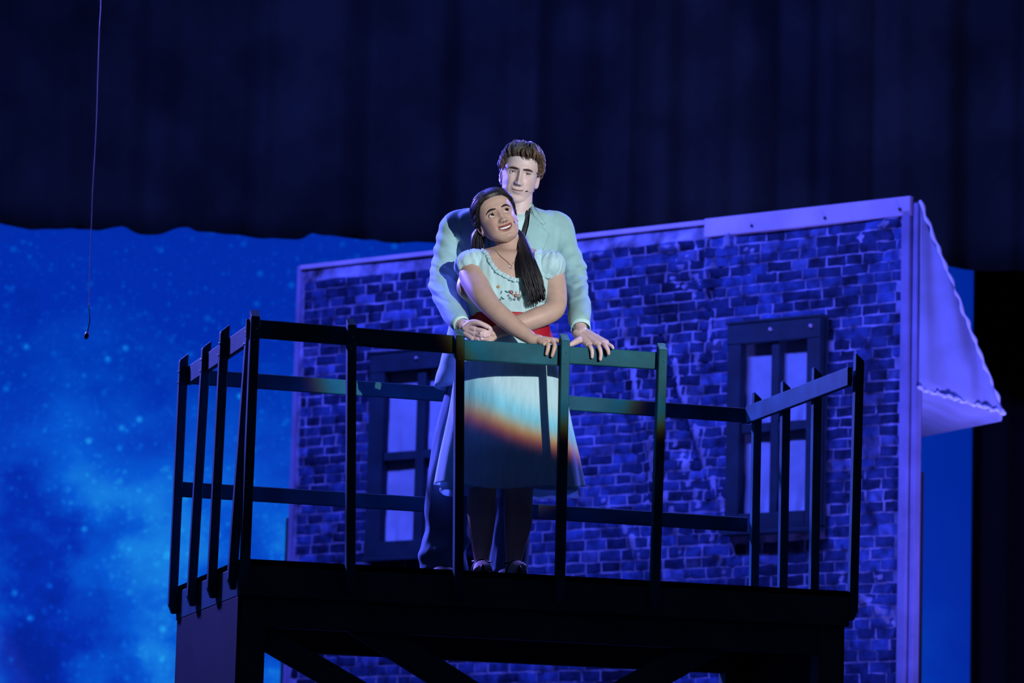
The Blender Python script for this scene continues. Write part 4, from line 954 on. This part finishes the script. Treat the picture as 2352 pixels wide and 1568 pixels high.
    for j in range(n_):
        if frt[20, j]:
            hit = [i for i in range(m_) if pq[i, j, 1] >= np.interp(pq[i, j, 0], nk_x, nk_y)]; st[j] = np.interp(pq[hit[0], j, 0], nk_x, nk_y)
        else: st[j] = 592
    ker = np.ones(5) / 5; st = np.convolve(np.pad(st, 2, 'wrap'), ker, 'valid'); mm = 56; cols = np.zeros((mm, n_, 3))
    for j in range(n_):
        yy = np.maximum.accumulate(pq[:, j, 1] + np.arange(m_) * 1e-4); tq = np.linspace(st[j], yy[-1], mm)
        for k in range(3): cols[:, j, k] = np.interp(tq, yy, rows[:, j, k])
    v, f = loft(cols, cap=False)
    bo = mesh_obj('bodice', v, f, M['dress'], t); md = bo.modifiers.new('t', 'SOLIDIFY'); md.thickness = .003; md.offset = 1
    bv = bvh_of(v, f)
    # ruffle round the neckline
    fj = sorted([j for j in range(n_) if frt[20, j] and 1108 < pq[0, j, 0] + (pq[20, j, 0] - pq[0, j, 0]) * .5 < 1240], key=lambda j: cols[0, j, 0]); cpt = interp(None, cols[0, fj], 170); rr = []
    g = np.exp(-np.linspace(-2, 2, 9) ** 2); g /= g.sum(); cpt = np.stack([np.convolve(np.pad(cpt[:, i], 4, 'edge'), g, 'valid') for i in range(3)], 1)
    dirs = unit(np.gradient(cpt, axis=0)); camd = unit(CAM - cpt); sdv = unit(np.cross(dirs, camd)); s_ = np.linspace(0, 75, 170)
    for q in np.linspace(-1, 1, 7): rr.append(cpt + sdv * (q * .0075 + (.0012 * np.sin(s_ * 1.7) * abs(q))[:, None]) + camd * (.006 + (.0026 * np.sin(s_ * 2.2 + q))[:, None]))
    v2, f2 = loft(np.array(rr), close=False); rf = mesh_obj('neckline_ruffle', v2, f2, M['dress'], bo); rf.modifiers.new('t', 'SOLIDIFY').thickness = .002
    # puff sleeves
    def puff(c, rx, ry_, rz, tilt, seed):
        n1, n2 = 96, 36; a = np.linspace(0, 2 * np.pi, n1, endpoint=False); e = np.linspace(-.78, 1.35, n2); A, E_ = np.meshgrid(a, e)
        k = 1 + .035 * np.sin(A * 15 + 2 * np.sin(A * 3 + seed) + E_ * 1.5) * sst(-.2, .2, np.abs(E_ - .25)) + .03 * vnoise(np.stack([np.cos(A) * 1.4, np.sin(A) * 1.4, E_], -1), seed, 2)
        q = np.stack([rx * np.cos(E_) * np.cos(A), ry_ * np.cos(E_) * np.sin(A), rz * np.sin(E_)], -1) * k[..., None]
        fr = [q[0] * (1 + .0) + np.array([0, 0, -.010]) + .0 * q[0]]; q2 = q[0].copy(); q2[:, :2] *= (1.06 + .05 * np.sin(a * 26))[:, None]; q2[:, 2] -= .014
        q = np.r_[q2[None], q]; ct, st = math.cos(tilt), math.sin(tilt); q = q @ np.array([[ct, 0, st], [0, 1, 0], [-st, 0, ct]]).T
        v, f = loft(q + c, cap=False); v = np.r_[v, [q[-1].mean(0) + c]]; L_ = len(v) - 1; base = n2 * n1
        f += [(base + i, base + (i + 1) % n1, L_) for i in range(n1)]
        o = mesh_obj('puff_sleeve', v, f, M['dress'], t); md = o.modifiers.new('t', 'SOLIDIFY'); md.thickness = .002
    puff(P(1087, 607, 15.705), .074, .070, .060, math.radians(-12), 3); puff(P(1264, 611, 15.705), .060, .066, .062, math.radians(16), 8)
    # embroidery on the bodice
    m = MB()
    def stitch(poly, col, off=.004):
        q = np.array([cast(bv, x, y, 15.61) for x, y in poly]); d = unit(CAM - q.mean(0)); v = np.r_[q + d * (off + .0012), q + d * off]; n = len(q)
        m.add(v, [tuple(range(n))] + [(i, (i + 1) % n, (i + 1) % n + n, i + n) for i in range(n)], col)
    def disc(x, y, rr_, col, off): stitch([(x + rr_ * math.cos(a), y + rr_ * math.sin(a)) for a in np.linspace(0, 6.28, 9)[:-1]], col, off)
    def flower(x, y, rr_, col, mid):
        for k in range(6): disc(x + rr_ * .62 * math.cos(k * 1.047), y + rr_ * .62 * math.sin(k * 1.047), rr_ * .42, col, .004)
        disc(x, y, rr_ * .36, mid, .0052)
    def leaf(x, y, ang, ln, wd, col=(.03, .16, .19)):
        c, s = math.cos(ang), math.sin(ang); pts = [(0, 0), (.3, .5), (.65, .45), (1, 0), (.65, -.45), (.3, -.5)]; stitch([(x + c * a * ln - s * b * wd, y + s * a * ln + c * b * wd) for a, b in pts], col)
    red, yel, whi, pur = (.22, .035, .04), (.55, .42, .22), (.55, .55, .6), (.25, .22, .34)
    flower(1174.5, 670.5, 4.2, red, whi); flower(1185, 678.5, 4.2, red, whi); flower(1187, 670, 2.8, whi, red); flower(1168, 678, 2.6, pur, red); flower(1182, 687, 2.8, pur, red); flower(1194, 675.5, 2.6, yel, whi); flower(1179, 675, 2.4, yel, whi); flower(1193, 681, 2.2, yel, red)
    for a in ((1168, 672, -2.6, 10, 3), (1171, 673, -1.9, 7, 2.6), (1172, 680, 2.2, 6, 2), (1176, 684, 2.9, 8, 2.6), (1178, 686, 2.5, 8, 2.2), (1189, 683, .35, 9, 2.2), (1191, 681, .1, 10, 2.2), (1188, 685, .7, 9, 2), (1196, 680, -.9, 9, 2.2), (1198, 679, -.3, 9, 2), (1190, 680, 1.8, 6, 1.8)): leaf(*a)
    flower(1145, 658, 3.6, (.5, .28, .12), yel)
    for a in ((1150, 675, -1.2, 9, 2), (1151, 680, 1.0, 9, 2), (1153, 684, .4, 7, 2), (1149, 684, 1.4, 8, 1.8)): leaf(*a)
    flower(1214, 661, 3.0, yel, (.5, .28, .12))
    for a in ((1213, 682, -1.0, 9, 2), (1215, 686, 1.9, 9, 2), (1218, 678, -.2, 7, 1.8)): leaf(*a)
    m.build('embroidery', M['thread'], bo, False)
    # sash
    rs = resample_rings(rings_px([(726, 1081, 1257, .108, YW), (742, 1078, 1258, .110, YW), (760, 1074, 1264, .112, YW), (777, 1070, 1270, .116, YW)], 90, 2.25), 14)
    v, f = loft(rs, cap=False); sa = mesh_obj('sash', v, f, M['sash'], t); sa.modifiers.new('t', 'SOLIDIFY').thickness = .004
    # skirt
    def skirt(nm, rowsdef, m_, amp, seed, hemz, solid=.002):
        r_ = resample_rings(rings_px(rowsdef, 200, 2.1), 70); a = np.linspace(0, 2 * np.pi, 200, endpoint=False); k = np.linspace(0, 1, 70)[:, None]
        cx = r_.mean(1, keepdims=True); dr = unit((r_ - cx) * np.array([1, 1, 0]))
        fold = amp * k ** 1.4 * (np.sin(a * 9 + 1.5 * np.sin(a * 2 + seed)) * .6 + .5 * np.sin(a * 17 + seed) * .5)
        r_ = r_ + dr * fold[..., None]; r_[..., 2] += k ** 3 * (hemz[0] * np.cos(a) ** 2 + hemz[1] * np.maximum(0, -np.sin(a)) ** 2 + .006 * np.sin(a * 5 + seed))
        v, f = loft(r_, cap=False); o = mesh_obj(nm, v, f, M[m_], t); md = o.modifiers.new('t', 'SOLIDIFY'); md.thickness = solid
    sk = [(772, 1071, 1269, .118, YW), (800, 1062, 1278, .130, YW), (850, 1047, 1291, .15, YW), (950, 1031, 1306, .175, YW), (1050, 1010, 1327, .205, YW), (1118, 998, 1339, .225, YW)]
    skirt('skirt', sk, 'dress', .012, 1, (.006, -.030))
    li = [(1040, 1024, 1314, .186, YW), (1070, 1021, 1320, .190, YW), (1100, 1017, 1326, .198, YW), (1131, 1014, 1334, .207, YW)]
    skirt('underskirt', li, 'lining', .010, 4, (-.006, .0))
    for ax2, ay, dx in ((1106, YW, 2), (1180, YW + .015, 12)):
        c = deck_pt(ax2, ay); tx = deck_pt(ax2 + dx, ay - .15); dd = tx - c
        m = MB(); m.add(*tube([c + (0, .055, .012), c + dd * .4 + up * .012, c + dd * 1.15 + up * .012], [(.032, .012), (.040, .012), (.036, .012)], 18, 16)); sh = m.build('shoe', M['shoe'], t)
        a = np.linspace(0, np.pi, 20); m = MB(); q = c + dd * .42 + up * .012; m.add(*tube(np.stack([q[0] + .040 * np.cos(a), q[1] + .012 * np.cos(a), q[2] + .064 * np.sin(a)], -1), (.0045), 8)); m.build('strap', M['shoe'], sh)
        a = np.linspace(0, 2 * np.pi, 28); q = c + up * .075; m = MB(); m.add(*tube(np.stack([q[0] + .036 * np.cos(a), q[1] + .036 * np.sin(a), q[2] + .006 * np.sin(a)], -1), .0045, 8, roundcap=False)); m.build('ankle_strap', M['shoe'], sh)
build_woman()
